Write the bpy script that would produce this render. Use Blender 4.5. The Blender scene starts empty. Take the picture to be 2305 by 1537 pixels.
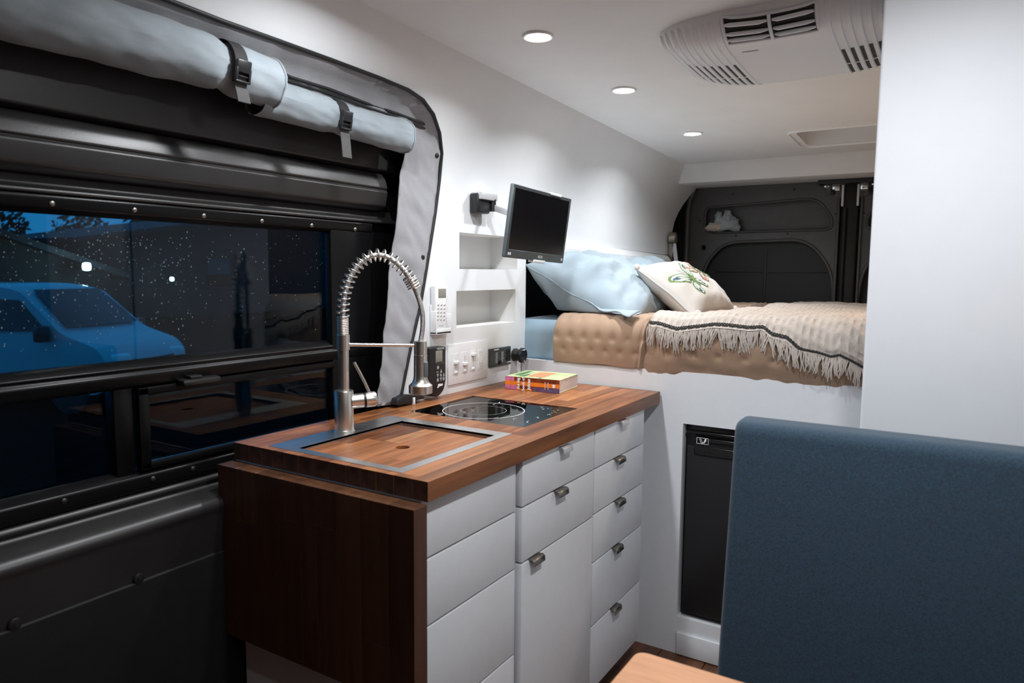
import bpy, bmesh, math, random
from mathutils import Vector, Matrix, noise
from mathutils.geometry import delaunay_2d_cdt
random.seed(7)
S = bpy.context.scene
COL = S.collection

# ------------------------------------------------------------------ camera
# Axes: X across the van (right +), Y towards the rear doors, Z up, floor at 0.
W, H, F = 2305.0, 1537.0, 1605.675
ROT = Matrix(((0.84921137, -0.0589889, 0.5247479),
              (0.52797901, 0.07820936, -0.84564854),
              (0.00884368, 0.99519024, 0.09756118)))
CAM = Vector((0, 0, 1.31))
cd = bpy.data.cameras.new('camera'); cam = bpy.data.objects.new('camera', cd); COL.objects.link(cam)
cd.sensor_width = 36.0; cd.lens = 36.0 * F / W; cd.clip_start = 0.02; cd.clip_end = 300
cam.matrix_world = Matrix.Translation(CAM) @ ROT.to_4x4()
cd.dof.use_dof = True; cd.dof.focus_distance = 2.2; cd.dof.aperture_fstop = 4.5
S.camera = cam

# ------------------------------------------------------------------ world, exposure
wd = bpy.data.worlds.new('dusk'); S.world = wd; wd.use_nodes = True
bgn = wd.node_tree.nodes['Background']
bgn.inputs[0].default_value = (0.010, 0.20, 0.49, 1); bgn.inputs[1].default_value = 0.85
S.view_settings.view_transform = 'Standard'; S.view_settings.look = 'None'
S.view_settings.exposure = 0.2; S.view_settings.gamma = 1.0
S.view_settings.use_curve_mapping = False

# ------------------------------------------------------------------ helpers
def px(u, v, ax, val):
    """point where the sight line of a photo pixel meets the plane axis = val"""
    r = ROT @ Vector(((u - W/2)/F, -(v - H/2)/F, -1.0))
    return CAM + r * ((val - CAM[ax]) / r[ax])

def lerp(a, b, t): return a + (b - a)*t
def sm(t): t = max(0.0, min(1.0, t)); return t*t*(3 - 2*t)
def pw(pts, x):
    if x <= pts[0][0]: return pts[0][1]
    for (x0, y0), (x1, y1) in zip(pts, pts[1:]):
        if x <= x1: return y0 + (y1 - y0)*(x - x0)/(x1 - x0)
    return pts[-1][1]

class B:
    """collects shapes and links them as ONE mesh object"""
    def __init__(s): s.bm = bmesh.new()
    def _merge(s, t):
        me = bpy.data.meshes.new('t'); t.to_mesh(me); t.free(); s.bm.from_mesh(me); bpy.data.meshes.remove(me)
    def box(s, a, b, bev=0.0, seg=2, M=None):
        t = bmesh.new(); bmesh.ops.create_cube(t, size=1)
        lo = [min(a[i], b[i]) for i in range(3)]; hi = [max(a[i], b[i]) for i in range(3)]
        for v in t.verts: v.co = Vector([lo[i] + (v.co[i] + .5)*(hi[i] - lo[i]) for i in range(3)])
        if bev > 0:
            bev = min(bev, .49*min(hi[i]-lo[i] for i in range(3)))
            bmesh.ops.bevel(t, geom=t.edges[:], offset=bev, segments=seg, profile=.5, affect='EDGES')
        if M: bmesh.ops.transform(t, matrix=M, verts=t.verts)
        s._merge(t); return s
    def prism(s, pts, vec, bev=0.0, seg=2):
        """closed 3-D polygon extruded by vec"""
        t = bmesh.new(); vs = [t.verts.new(p) for p in pts]; f = t.faces.new(vs)
        r = bmesh.ops.extrude_face_region(t, geom=[f])
        for e in r['geom']:
            if isinstance(e, bmesh.types.BMVert): e.co += Vector(vec)
        bmesh.ops.recalc_face_normals(t, faces=t.faces)
        if bev > 0: bmesh.ops.bevel(t, geom=[e for e in t.edges if e.calc_face_angle(0) > .6], offset=bev, segments=seg, profile=.5, affect='EDGES')
        s._merge(t); return s
    def rings(s, rs, cap=True, closed=False):
        prev = None; first = None
        for r in rs:
            cur = [s.bm.verts.new(p) for p in r]
            if prev:
                n = len(cur)
                for i in range(n): s.bm.faces.new((prev[i], prev[(i+1) % n], cur[(i+1) % n], cur[i]))
            else: first = cur
            prev = cur
        n = len(prev)
        if closed:
            for i in range(n): s.bm.faces.new((prev[i], prev[(i+1) % n], first[(i+1) % n], first[i]))
        elif cap:
            s.bm.faces.new(first[::-1]); s.bm.faces.new(prev)
        return s
    def tube(s, pts, r, n=10, cap=True, closed=False):
        pts = [Vector(p) for p in pts]; m = len(pts); rs = []
        rad = r if callable(r) else (lambda i: r)
        up = None
        for i, p in enumerate(pts):
            if closed: d = (pts[(i+1) % m] - pts[i-1])
            else: d = pts[min(i+1, m-1)] - pts[max(i-1, 0)]
            d.normalize()
            if up is None: up = d.orthogonal().normalized()
            else:
                up = up - d*up.dot(d)
                up = up.normalized() if up.length > 1e-6 else d.orthogonal().normalized()
            w = d.cross(up)
            rs.append([p + (up*math.cos(2*math.pi*k/n) + w*math.sin(2*math.pi*k/n))*rad(i) for k in range(n)])
        return s.rings(rs, cap, closed)
    def cyl(s, a, b, r, n=24, r2=None):
        return s.tube([a, b], (lambda i: (r, r if r2 is None else r2)[i]), n)
    def lathe(s, o, axis, prof, n=32):
        """prof: (distance along axis, radius)"""
        o = Vector(o); a = Vector(axis).normalized(); u = a.orthogonal().normalized(); w = a.cross(u)
        return s.rings([[o + a*h + (u*math.cos(2*math.pi*k/n) + w*math.sin(2*math.pi*k/n))*max(r, 1e-5) for k in range(n)] for h, r in prof])
    def grid(s, f, nu, nv):
        vs = [[s.bm.verts.new(f(i/nu, j/nv)) for j in range(nv+1)] for i in range(nu+1)]
        for i in range(nu):
            for j in range(nv): s.bm.faces.new((vs[i][j], vs[i+1][j], vs[i+1][j+1], vs[i][j+1]))
        return s
    def poly(s, pts): s.bm.faces.new([s.bm.verts.new(p) for p in pts]); return s
    def sheet(s, outer, holes, mapf, step):
        """2-D outline with holes, meshed and mapped to 3-D"""
        def sub(pl):
            o = []
            for a, b in zip(pl, pl[1:] + pl[:1]):
                n = max(1, int(math.hypot(b[0]-a[0], b[1]-a[1])/step))
                o += [(a[0] + (b[0]-a[0])*k/n, a[1] + (b[1]-a[1])*k/n) for k in range(n)]
            return o
        def inside(p, pl):
            c = False; j = len(pl) - 1
            for i in range(len(pl)):
                a, b = pl[i], pl[j]
                if (a[1] > p[1]) != (b[1] > p[1]) and p[0] < (b[0]-a[0])*(p[1]-a[1])/(b[1]-a[1]) + a[0]: c = not c
                j = i
            return c
        loops = [sub(outer)] + [sub(h) for h in holes]; V = []; Ed = []
        for l in loops:
            b0 = len(V); V += [Vector(p) for p in l]; Ed += [(b0+i, b0+(i+1) % len(l)) for i in range(len(l))]
        x0 = min(p[0] for p in outer); x1 = max(p[0] for p in outer); y0 = min(p[1] for p in outer); y1 = max(p[1] for p in outer)
        nx = int((x1-x0)/step)+1; ny = int((y1-y0)/step)+1; nb = len(V)
        for i in range(1, nx):
            for j in range(1, ny):
                p = (x0 + (x1-x0)*i/nx, y0 + (y1-y0)*j/ny)
                if inside(p, outer) and not any(inside(p, h) for h in holes):
                    if all((q[0]-p[0])**2 + (q[1]-p[1])**2 > (.45*step)**2 for q in V[:nb]): V.append(Vector(p))
        v2, e2, f2, *_ = delaunay_2d_cdt(V, Ed, [], 0, 1e-6)
        bv = [s.bm.verts.new(mapf(v[0], v[1])) for v in v2]
        for f in f2:
            c = (sum(v2[i][0] for i in f)/len(f), sum(v2[i][1] for i in f)/len(f))
            if inside(c, outer) and not any(inside(c, h) for h in holes):
                try: s.bm.faces.new([bv[i] for i in f])
                except ValueError: pass
        bmesh.ops.delete(s.bm, geom=[v for v in s.bm.verts if not v.link_faces], context='VERTS')
        return s
    def wall(s, loop, vec, closed=True):
        """ribbon: 3-D loop extruded by vec (no caps)"""
        a = [s.bm.verts.new(p) for p in loop]; b = [s.bm.verts.new(Vector(p) + Vector(vec)) for p in loop]; n = len(a)
        for i in range(n if closed else n-1): s.bm.faces.new((a[i], a[(i+1) % n], b[(i+1) % n], b[i]))
        return s
    def text(s, txt, size, o, right, up, lift=.0004, bold=0):
        cu = bpy.data.curves.new('t', 'FONT'); cu.body = txt; cu.size = size; cu.align_x = 'CENTER'; cu.align_y = 'CENTER'; cu.resolution_u = 2; cu.offset = bold
        ob = bpy.data.objects.new('t', cu); COL.objects.link(ob)
        dg = bpy.context.evaluated_depsgraph_get(); me = bpy.data.meshes.new_from_object(ob.evaluated_get(dg))
        r = Vector(right).normalized(); u = Vector(up).normalized(); n = r.cross(u)
        M = Matrix((r, u, n)).transposed().to_4x4(); M.translation = Vector(o) + n*lift
        me.transform(M); s.bm.from_mesh(me); bpy.data.meshes.remove(me); bpy.data.objects.remove(ob); bpy.data.curves.remove(cu)
        return s
    def noise(s, amp, sc, ax=None, seed=0):
        for v in s.bm.verts:
            d = noise.noise_vector(v.co*sc + Vector((seed, seed*.7, 0)))*amp
            v.co += d if ax is None else Vector([d[i]*ax[i] for i in range(3)])
        return s
    def make(s, name, mat, parent=None, smooth=40, solid=0, sub=0, label=None, kind=None, end=None):
        bmesh.ops.recalc_face_normals(s.bm, faces=s.bm.faces)
        me = bpy.data.meshes.new(name); s.bm.to_mesh(me); s.bm.free()
        me.materials.append(mat if not isinstance(mat, str) else M[mat])
        if end:
            me.materials.append(M[end])
            for p in me.polygons:
                if abs(p.normal.y) > .9: p.material_index = 1
        if smooth:
            for p in me.polygons: p.use_smooth = True
            me.set_sharp_from_angle(angle=math.radians(smooth))
        o = bpy.data.objects.new(name, me); COL.objects.link(o)
        if parent:
            o.parent = parent
            o.matrix_parent_inverse = parent.matrix_world.inverted() if parent.type != 'EMPTY' else Matrix.Translation(-parent.location)
        if solid:
            m = o.modifiers.new('solid', 'SOLIDIFY'); m.thickness = solid; m.offset = 0
        if sub: m = o.modifiers.new('sub', 'SUBSURF'); m.levels = sub; m.render_levels = sub
        if label: o['label'] = label
        if kind: o['kind'] = kind
        return o

def tag(o, label, cat, group=None):
    o['label'] = label; o['category'] = cat
    if group: o['group'] = group
    return o
def thing(name, loc, label, cat, group=None):
    o = bpy.data.objects.new(name, None); o.empty_display_size = .05; COL.objects.link(o); o.location = loc
    return tag(o, label, cat, group)
def frame(name, loc):
    o = bpy.data.objects.new(name, None); o.empty_display_size = .05; COL.objects.link(o); o.location = loc; o['kind'] = 'structure'; return o

def rrect(x0, y0, x1, y1, r, n=5):
    if not isinstance(r, (tuple, list)): r = (r,)*4
    o = []
    for (cx, cy, a0, q) in ((x1, y1, 0, r[0]), (x0, y1, 90, r[1]), (x0, y0, 180, r[2]), (x1, y0, 270, r[3])):
        ox = cx - q if cx == x1 else cx + q; oy = cy - q if cy == y1 else cy + q
        for k in range(n+1):
            a = math.radians(a0 + 90*k/n); o.append((ox + q*math.cos(a), oy + q*math.sin(a)))
    return o
def rpoly(pts, r, n=5):
    """polygon with rounded corners"""
    o = []; m = len(pts)
    if not isinstance(r, (tuple, list)): r = (r,)*m
    for i, p in enumerate(pts):
        p = Vector(p); a = Vector(pts[i-1]); b = Vector(pts[(i+1) % m]); q = r[i]
        da = (a-p); db = (b-p); q = min(q, .45*da.length, .45*db.length)
        A = p + da.normalized()*q; Bq = p + db.normalized()*q
        for k in range(n+1):
            t = k/n; o.append(tuple(A*(1-t)**2 + p*2*t*(1-t) + Bq*t*t))
    return o

# ------------------------------------------------------------------ materials
M = {}
def mat(name, col, rough=.5, metal=0.0, nscale=0, namp=0.0, bump=0.0, bscale=200, spec=.5, emit=None, estr=0, stretch=(1, 1, 1), coat=0, sheen=0, wave=None):
    m = bpy.data.materials.new(name); m.use_nodes = True; nt = m.node_tree; p = nt.nodes['Principled BSDF']
    p.inputs['Base Color'].default_value = (*col, 1); p.inputs['Roughness'].default_value = rough; p.inputs['Metallic'].default_value = metal
    p.inputs['Specular IOR Level'].default_value = spec; p.inputs['Coat Weight'].default_value = coat; p.inputs['Sheen Weight'].default_value = sheen
    tc = nt.nodes.new('ShaderNodeTexCoord'); mp = nt.nodes.new('ShaderNodeMapping'); mp.inputs['Scale'].default_value = stretch
    nt.links.new(tc.outputs['Object'], mp.inputs['Vector'])
    if nscale:
        n = nt.nodes.new('ShaderNodeTexNoise'); n.inputs['Scale'].default_value = nscale; n.inputs['Detail'].default_value = 6
        nt.links.new(mp.outputs[0], n.inputs['Vector'])
        r = nt.nodes.new('ShaderNodeValToRGB'); r.color_ramp.elements[0].position = .3; r.color_ramp.elements[1].position = .7
        r.color_ramp.elements[0].color = (*[max(0, c*(1-namp)) for c in col], 1); r.color_ramp.elements[1].color = (*[min(1, c*(1+namp)) for c in col], 1)
        nt.links.new(n.outputs['Fac'], r.inputs[0]); nt.links.new(r.outputs[0], p.inputs['Base Color'])
    if bump:
        n2 = nt.nodes.new('ShaderNodeTexNoise'); n2.inputs['Scale'].default_value = bscale; n2.inputs['Detail'].default_value = 3
        nt.links.new(mp.outputs[0], n2.inputs['Vector'])
        b = nt.nodes.new('ShaderNodeBump'); b.inputs['Strength'].default_value = bump; b.inputs['Distance'].default_value = .002
        nt.links.new(n2.outputs['Fac'], b.inputs['Height']); nt.links.new(b.outputs[0], p.inputs['Normal'])
    if emit: p.inputs['Emission Color'].default_value = (*emit, 1); p.inputs['Emission Strength'].default_value = estr
    M[name] = m; return m

mat('white_paint', (.80, .82, .85), .42, nscale=30, namp=.015, bump=.06, bscale=350)
mat('wall_white', (.80, .82, .84), .36, nscale=12, namp=.015, bump=.05, bscale=260)
mat('ceiling_white', (.84, .855, .865), .5, nscale=8, namp=.02, bump=.05, bscale=220)
mat('partition_white', (.72, .745, .78), .75, nscale=20, namp=.01)
mat('dark_metal', (.044, .0425, .041), .40, nscale=14, namp=.12, bump=.10, bscale=600, spec=.6)
mat('door_metal', (.019, .018, .0175), .38, nscale=14, namp=.12, bump=.10, bscale=600, spec=.6)
mat('rear_metal', (.075, .075, .073), .38, nscale=14, namp=.1, bump=.12, bscale=500, spec=.6)
mat('dark_frame', (.004, .004, .0044), .30, bump=.05, bscale=500, spec=.2)
mat('black_panel', (.010, .010, .011), .6, spec=.25, bump=.1, bscale=700, nscale=30, namp=.1)
mat('black', (.008, .008, .009), .5)
mat('black_gloss', (.006, .006, .006), .16)
mat('black_plastic', (.013, .013, .014), .38, bump=.08, bscale=900)
mat('rubber', (.01, .01, .01), .55)
mat('grey_fabric', (.30, .30, .315), .8, nscale=420, namp=.10, bump=.25, bscale=900, sheen=.2)
mat('dark_fabric', (.09, .088, .088), .85, nscale=420, namp=.10, bump=.25, bscale=900)
mat('roll_fabric', (.25, .29, .32), .75, nscale=9, namp=.16, bump=.2, bscale=800, sheen=.3)
mat('strap', (.016, .016, .018), .7, bump=.5, bscale=700)
mat('strap_end', (.085, .085, .085), .75, bump=.6, bscale=600)
mat('zip', (.02, .02, .022), .4, bump=.6, bscale=900)
mat('chrome', (.75, .75, .75), .15, 1.0)
mat('nickel', (.76, .73, .69), .30, 1.0, nscale=60, namp=.06, stretch=(1, 1, .05))
mat('steel', (.68, .68, .68), .34, 1.0, nscale=160, namp=.10, stretch=(1, .04, 1))
mat('braid', (.55, .54, .53), .32, 1.0, bump=.8, bscale=600)
mat('handle_metal', (.30, .28, .255), .34, 1.0)
mat('bronze', (.38, .34, .29), .35, .9)
mat('silver_plastic', (.62, .63, .65), .35, .3)
mat('grey_plastic', (.10, .12, .13), .45)
mat('panel_grey', (.045, .052, .055), .4)
mat('white_plastic', (.84, .85, .86), .3)
mat('ac_plastic', (.85, .89, .93), .38, bump=.03, bscale=500)
mat('slot_shade', (.03, .033, .036), .7)
mat('lcd', (.26, .25, .22), .25)
mat('print_grey', (.35, .36, .37), .5)
mat('print_white', (.85, .86, .86), .5)
mat('print_dim', (.32, .35, .36), .5)
mat('screen', (.004, .004, .005), .22)
mat('clip_clear', (.72, .75, .77), .15)
mat('niche_white', (.78, .78, .77), .5)
mat('walnut_end', (.085, .040, .024), .4, nscale=45, namp=.5)
mat('sheet_blue', (.34, .48, .59), .75, nscale=5, namp=.05, bump=.12, bscale=500, sheen=.2)
mat('pillow_blue', (.29, .365, .415), .7, nscale=4, namp=.05, bump=.1, bscale=500, sheen=.2)
mat('quilt_tan', (.36, .235, .155), .8, nscale=6, namp=.06, bump=.2, bscale=600, sheen=.25)
mat('throw_cream', (.53, .465, .41), .9, nscale=80, namp=.08, bump=.4, bscale=500, sheen=.3)
mat('trim_black', (.03, .03, .028), .8, bump=.8, bscale=400)
mat('cushion_white', (.60, .565, .525), .75, nscale=10, namp=.02, bump=.12, bscale=600, sheen=.2)
mat('cushion_side', (.55, .54, .53), .8, bump=.2, bscale=500)
mat('thread_green', (.16, .26, .09), .7); mat('thread_teal', (.08, .24, .17), .7); mat('thread_blue', (.02, .07, .16), .7)
mat('thread_pale', (.72, .76, .74), .7); mat('thread_brown', (.30, .19, .09), .7); mat('thread_red', (.62, .16, .09), .7)
mat('bench_blue', (.012, .038, .066), .85, nscale=260, namp=.35, bump=.35, bscale=700, sheen=.25)
mat('rag', (.42, .49, .52), .85, nscale=14, namp=.2); mat('rag_cream', (.70, .62, .53), .85)
mat('right_panel', (.16, .13, .105), .8, nscale=8, namp=.12, bump=.2, bscale=300)
mat('curtain', (.02, .02, .022), .9, bump=.2, bscale=200)
mat('book_paper', (.72, .66, .62), .8, nscale=260, namp=.14, stretch=(.1, .1, 1))
mat('book_green', (.62, .72, .38), .35, nscale=26, namp=.16)
mat('book_orange', (.85, .22, .02), .35, nscale=30, namp=.1); mat('book_brown', (.20, .035, .012), .35, nscale=40, namp=.5)
mat('book_pink', (.58, .16, .30), .35, nscale=60, namp=.35); mat('book_purple', (.13, .08, .17), .35, nscale=50, namp=.4); mat('book_peach', (.75, .33, .16), .35, nscale=50, namp=.25)
mat('book_dark_green', (.10, .22, .10), .35, nscale=60, namp=.3)
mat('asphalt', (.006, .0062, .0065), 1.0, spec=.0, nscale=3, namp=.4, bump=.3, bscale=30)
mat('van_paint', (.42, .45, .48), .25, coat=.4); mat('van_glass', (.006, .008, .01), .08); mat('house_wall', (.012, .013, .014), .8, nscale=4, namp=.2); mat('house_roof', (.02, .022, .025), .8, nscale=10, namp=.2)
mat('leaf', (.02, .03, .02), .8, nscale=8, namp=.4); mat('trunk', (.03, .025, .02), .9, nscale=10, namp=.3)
mat('lamp_teal', (.6, .9, .95), .5, emit=(.55, .95, 1.0), estr=14)
mat('led', (1, 1, 1), .5, emit=(1, .98, .95), estr=22)

def glass(name, tint, rough=.0, ior=1.5):
    m = bpy.data.materials.new(name); m.use_nodes = True; nt = m.node_tree; nt.nodes.clear()
    out = nt.nodes.new('ShaderNodeOutputMaterial'); mx = nt.nodes.new('ShaderNodeMixShader'); fr = nt.nodes.new('ShaderNodeFresnel'); fr.inputs[0].default_value = ior
    tr = nt.nodes.new('ShaderNodeBsdfTransparent'); tr.inputs[0].default_value = (*tint, 1); gl = nt.nodes.new('ShaderNodeBsdfGlossy'); gl.inputs['Roughness'].default_value = rough
    nt.links.new(fr.outputs[0], mx.inputs[0]); nt.links.new(tr.outputs[0], mx.inputs[1]); nt.links.new(gl.outputs[0], mx.inputs[2]); nt.links.new(mx.outputs[0], out.inputs[0])
    M[name] = m
glass('window_glass', (.80, .84, .86), 0, 1.30)
glass('cook_glass', (.0, .0, .0), .015, 1.9)
mat('rain_glint', (.62, .70, .74), .08, spec=1.0)  # opaque pale drops, their glints put into the base colour

def wood(name, cols, axis, rough=.38, grain=1.0, coat=.0):
    """plank wood: tone from the object's random value, grain along axis"""
    m = bpy.data.materials.new(name); m.use_nodes = True; nt = m.node_tree; L = nt.links; p = nt.nodes['Principled BSDF']
    p.inputs['Roughness'].default_value = rough; p.inputs['Coat Weight'].default_value = coat
    tc = nt.nodes.new('ShaderNodeTexCoord'); mp = nt.nodes.new('ShaderNodeMapping'); oi = nt.nodes.new('ShaderNodeObjectInfo')
    sc = [14, 14, 14]; sc[axis] = 1.1; mp.inputs['Scale'].default_value = sc
    ad = nt.nodes.new('ShaderNodeVectorMath'); ad.operation = 'MULTIPLY_ADD'; ad.inputs[1].default_value = (37, 23, 51)
    cb = nt.nodes.new('ShaderNodeCombineXYZ')
    for i in range(3): L.new(oi.outputs['Random'], cb.inputs[i])
    L.new(cb.outputs[0], ad.inputs[0]); L.new(tc.outputs['Object'], mp.inputs[0]); L.new(mp.outputs[0], ad.inputs[2])
    n1 = nt.nodes.new('ShaderNodeTexNoise'); n1.inputs['Scale'].default_value = 3.2; n1.inputs['Detail'].default_value = 8; n1.inputs['Distortion'].default_value = .6
    L.new(ad.outputs[0], n1.inputs['Vector'])
    n2 = nt.nodes.new('ShaderNodeTexNoise'); n2.inputs['Scale'].default_value = 26; n2.inputs['Detail'].default_value = 4; L.new(ad.outputs[0], n2.inputs['Vector'])
    r1 = nt.nodes.new('ShaderNodeValToRGB'); e = r1.color_ramp.elements
    e[0].position = 0; e[0].color = (*cols[0], 1); e[1].position = 1; e[1].color = (*cols[-1], 1)
    for k, c in enumerate(cols[1:-1]): q = e.new((k+1)/(len(cols)-1)); q.color = (*c, 1)
    L.new(oi.outputs['Random'], r1.inputs[0])
    mr = nt.nodes.new('ShaderNodeMapRange'); mr.inputs[1].default_value = .3; mr.inputs[2].default_value = .7; mr.inputs[3].default_value = 1 - .42*grain; mr.inputs[4].default_value = 1 + .3*grain
    L.new(n1.outputs['Fac'], mr.inputs[0])
    m2 = nt.nodes.new('ShaderNodeMapRange'); m2.inputs[3].default_value = .8; m2.inputs[4].default_value = 1.2; L.new(n2.outputs['Fac'], m2.inputs[0])
    mu = nt.nodes.new('ShaderNodeMath'); mu.operation = 'MULTIPLY'; L.new(mr.outputs[0], mu.inputs[0]); L.new(m2.outputs[0], mu.inputs[1])
    hs = nt.nodes.new('ShaderNodeVectorMath'); hs.operation = 'SCALE'; L.new(r1.outputs[0], hs.inputs[0]); L.new(mu.outputs[0], hs.inputs['Scale'])
    L.new(hs.outputs[0], p.inputs['Base Color'])
    b = nt.nodes.new('ShaderNodeBump'); b.inputs['Strength'].default_value = .12; b.inputs['Distance'].default_value = .001; L.new(n2.outputs['Fac'], b.inputs['Height']); L.new(b.outputs[0], p.inputs['Normal'])
    M[name] = m
WAL = [(.15, .048, .016), (.27, .095, .031), (.19, .066, .021), (.36, .132, .046), (.29, .102, .033), (.48, .205, .078)]
wood('walnut_y', WAL, 1)
wood('walnut_z', [(.08, .032, .015), (.12, .05, .022), (.095, .037, .017), (.21, .095, .04)], 2, .34, .7)
wood('walnut_x', [(.13, .055, .03), (.2, .09, .05), (.26, .12, .07)], 0)
wood('floor_wood', [(.10, .038, .018), (.15, .06, .028), (.12, .048, .022)], 1, .4)
wood('table_wood', [(.60, .30, .16), (.64, .33, .18), (.57, .285, .15)], 0, .4, .35)

# ------------------------------------------------------------------ lamps of the room (ceiling downlights)
def zc(y): return 1.985 - .029*y
def area(loc, power, size, col=(1, 1, 1), spread=146):
    ld = bpy.data.lights.new('downlight_lamp', 'AREA'); ld.shape = 'DISK'; ld.size = size; ld.energy = power; ld.color = col; ld.spread = math.radians(spread)
    o = bpy.data.objects.new('downlight_lamp', ld); COL.objects.link(o); o.location = loc; return o
LP = 4.0
def downlight(x, y, label, power=LP, col=(.94, .97, 1.0), spread=146):
    z = zc(y)
    t = thing('ceiling_downlight', (x, y, z), label, 'light', 'recessed ceiling downlights')
    B().lathe((x, y, z+.001), (0, 0, -1), [(0, .043), (.0045, .042), (.006, .038), (.004, .033), (.002, .033)], 40).make('trim_ring', 'white_plastic', t)
    B().lathe((x, y, z-.001), (0, 0, -1), [(0, .0325), (.002, .0322), (.0032, .026), (.0036, .001)], 32).make('diffuser', 'led', t)
    a = area((x, y, z - .012), power, .062, col, spread); a.parent = t; a.matrix_parent_inverse = Matrix.Translation(-t.location)
downlight(-.988, 1.71, 'round ceiling downlight largest of the three in view, above the kitchen worktop')
downlight(-.985, 2.283, 'round ceiling downlight in the middle of the row of three')
downlight(-.985, 3.018, 'round ceiling downlight nearest the rear doors, above the bed')
downlight(-.985, 1.14, 'round ceiling downlight above the sliding door end of the worktop', LP*1.35, spread=168)
downlight(-.05, 1.01, 'round ceiling downlight above the dining table in front of the white partition', LP*2.25, spread=172)
downlight(-.05, .36, 'round ceiling downlight nearest the front curtain', LP*.5, spread=165)
downlight(.10, 2.75, 'warm round ceiling downlight above the foot of the bed behind the partition', LP*.8, (1, .70, .45))

# ================================================================== STRUCTURE
def WX(y, z):
    """x of the left wall lining at (y, z): upright below 1.6 m, leaning in above"""
    t = max(0.0, (z - 1.6)/(zc(y) - 1.6)); return -1.39 + .14*t**1.6
def pxw(u, v):
    x = -1.39
    for _ in range(12):
        p = px(u, v, 0, x); x = WX(p.y, p.z)
    return p
fl = frame('floor', (-.5, 1.5, 0))
random.seed(3)
for i in range(12):
    x0 = -1.42 + i*.155; y = -1.0 - random.random()*.8
    while y < 2.3:
        y1 = min(y + 1.2, 2.32); a = max(y, -1.0)
        if y1 > a + .02: B().box((x0, a, -.012), (x0+.1535, y1-.0015, 0), .0015, 1).make('plank', 'floor_wood', fl)
        y += 1.2
B().box((-1.6, -1.0, -.03), (.5, 4.2, -.012)).make('subfloor', 'black', fl, smooth=0)

# ceiling with the roof hatch opening
VH = rrect(-.605, 3.185, .02, 3.475, .03)
ce = frame('ceiling', (-.4, 1.5, 1.95))
B().sheet([(-1.25, -1.0), (.44, -1.0), (.44, 3.86), (-1.25, 3.86)], [VH], lambda x, y: (x, y, zc(y)), .12).make('ceiling_panel', 'ceiling_white', ce, smooth=30)
b = B(); b.wall([(x, y, zc(y)) for x, y in VH], (0, 0, .13)); b.make('hatch_shaft', 'ceiling_white', ce)
B().box((-.64, 3.26, zc(3.3)+.10), (.06, 3.5, zc(3.3)+.115), .004).make('hatch_lid', 'ceiling_white', ce)
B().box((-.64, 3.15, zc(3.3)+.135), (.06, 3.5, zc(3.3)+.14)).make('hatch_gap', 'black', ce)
B().tube([(x, y, zc(y)-.001) for x, y in rrect(-.635, 3.155, .05, 3.505, .05)], .005, 8, closed=True).make('hatch_trim', 'ceiling_white', ce)
# rear header beam
b = B()
prof = [(3.72, zc(3.72)+.02), (3.70, zc(3.7)-.001), (3.74, 1.862), (3.80, 1.80), (3.805, 1.792), (3.812, 1.79), (4.14, 1.80), (4.14, 1.90), (3.9, 1.92)]
b.prism([(-1.36, y, z) for y, z in prof], (1.8, 0, 0)); b.make('trim_1', 'ceiling_white', smooth=30, kind='structure')

# left wall lining with the sliding door opening
EDGE_PX = [(370, 0), (500, 50), (620, 92), (740, 135), (850, 176), (915, 203), (948, 225), (972, 258), (986, 300), (991, 345), (985, 410), (976, 480), (957, 600), (942, 690), (921, 780), (903, 870)]
EDGE = [pxw(*q) for q in EDGE_PX]
ez = [(-1.0, EDGE[0].z), (.3, EDGE[0].z)] + [(p.y, p.z) for p in EDGE] + [(1.60, .90)]
n1 = px(1038, 522, 0, -1.39), px(1030, 605, 0, -1.39); n2 = px(1030, 653, 0, -1.39), px(1025, 735, 0, -1.39)
N1 = [(1.908, 1.317), (2.272, 1.317), (2.272, 1.436), (1.908, 1.436)]
N2 = [(1.892, 1.123), (2.262, 1.123), (2.262, 1.245), (1.892, 1.245)]
wl = frame('wall_left', (-1.39, 2.0, .9))
outer = [(-1.0, zc(-1)), (4.1, zc(4.1)), (4.1, 1.80), (3.93, 1.5), (3.9, 1.41), (2.335, 1.44), (2.335, .90)] + ez[::-1]
B().sheet(outer, [N1, N2], lambda y, z: (WX(y, z), y, z), .05).make('lining', 'wall_white', wl, smooth=30)
for N in (N1, N2):
    b = B(); b.wall([(-1.39, y, z) for y, z in N], (-.115, 0, 0)); b.poly([(-1.505, y, z) for y, z in N]); b.make('niche', 'niche_white', wl, smooth=0)
B().box((-1.52, 2.33, .90), (-1.391, 2.337, 1.44)).make('niche_end_panel', 'wall_white', wl, smooth=0)
# sill strip, shaped with a tilted face to catch more light, under the upper lining along the bed
def sill(u, v):
    y = lerp(2.345, 3.84, u); z = 1.443 - (y-2.33)*.0225
    q = [(-1.392, z), (-1.372, z-.004), (-1.352, z-.030), (-1.352, z-.046), (-1.395, z-.046)]
    k = v*4; i = min(3, int(k)); return (lerp(q[i][0], q[i+1][0], k-i), y, lerp(q[i][1], q[i+1][1], k-i))
B().grid(sill, 12, 4).make('trim_2', 'white_plastic', smooth=20, kind='structure')
# recess beside the bed, dark lined
b = B(); b.box((-1.62, 2.338, .6), (-1.60, 4.15, 1.5)); b.box((-1.60, 2.338, 1.44), (-1.396, 3.9, 1.46)); b.box((-1.6, 2.338, .6), (-1.52, 2.345, 1.44))
b.make('wall_left_recess', 'black_panel', smooth=0, kind='structure')

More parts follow.
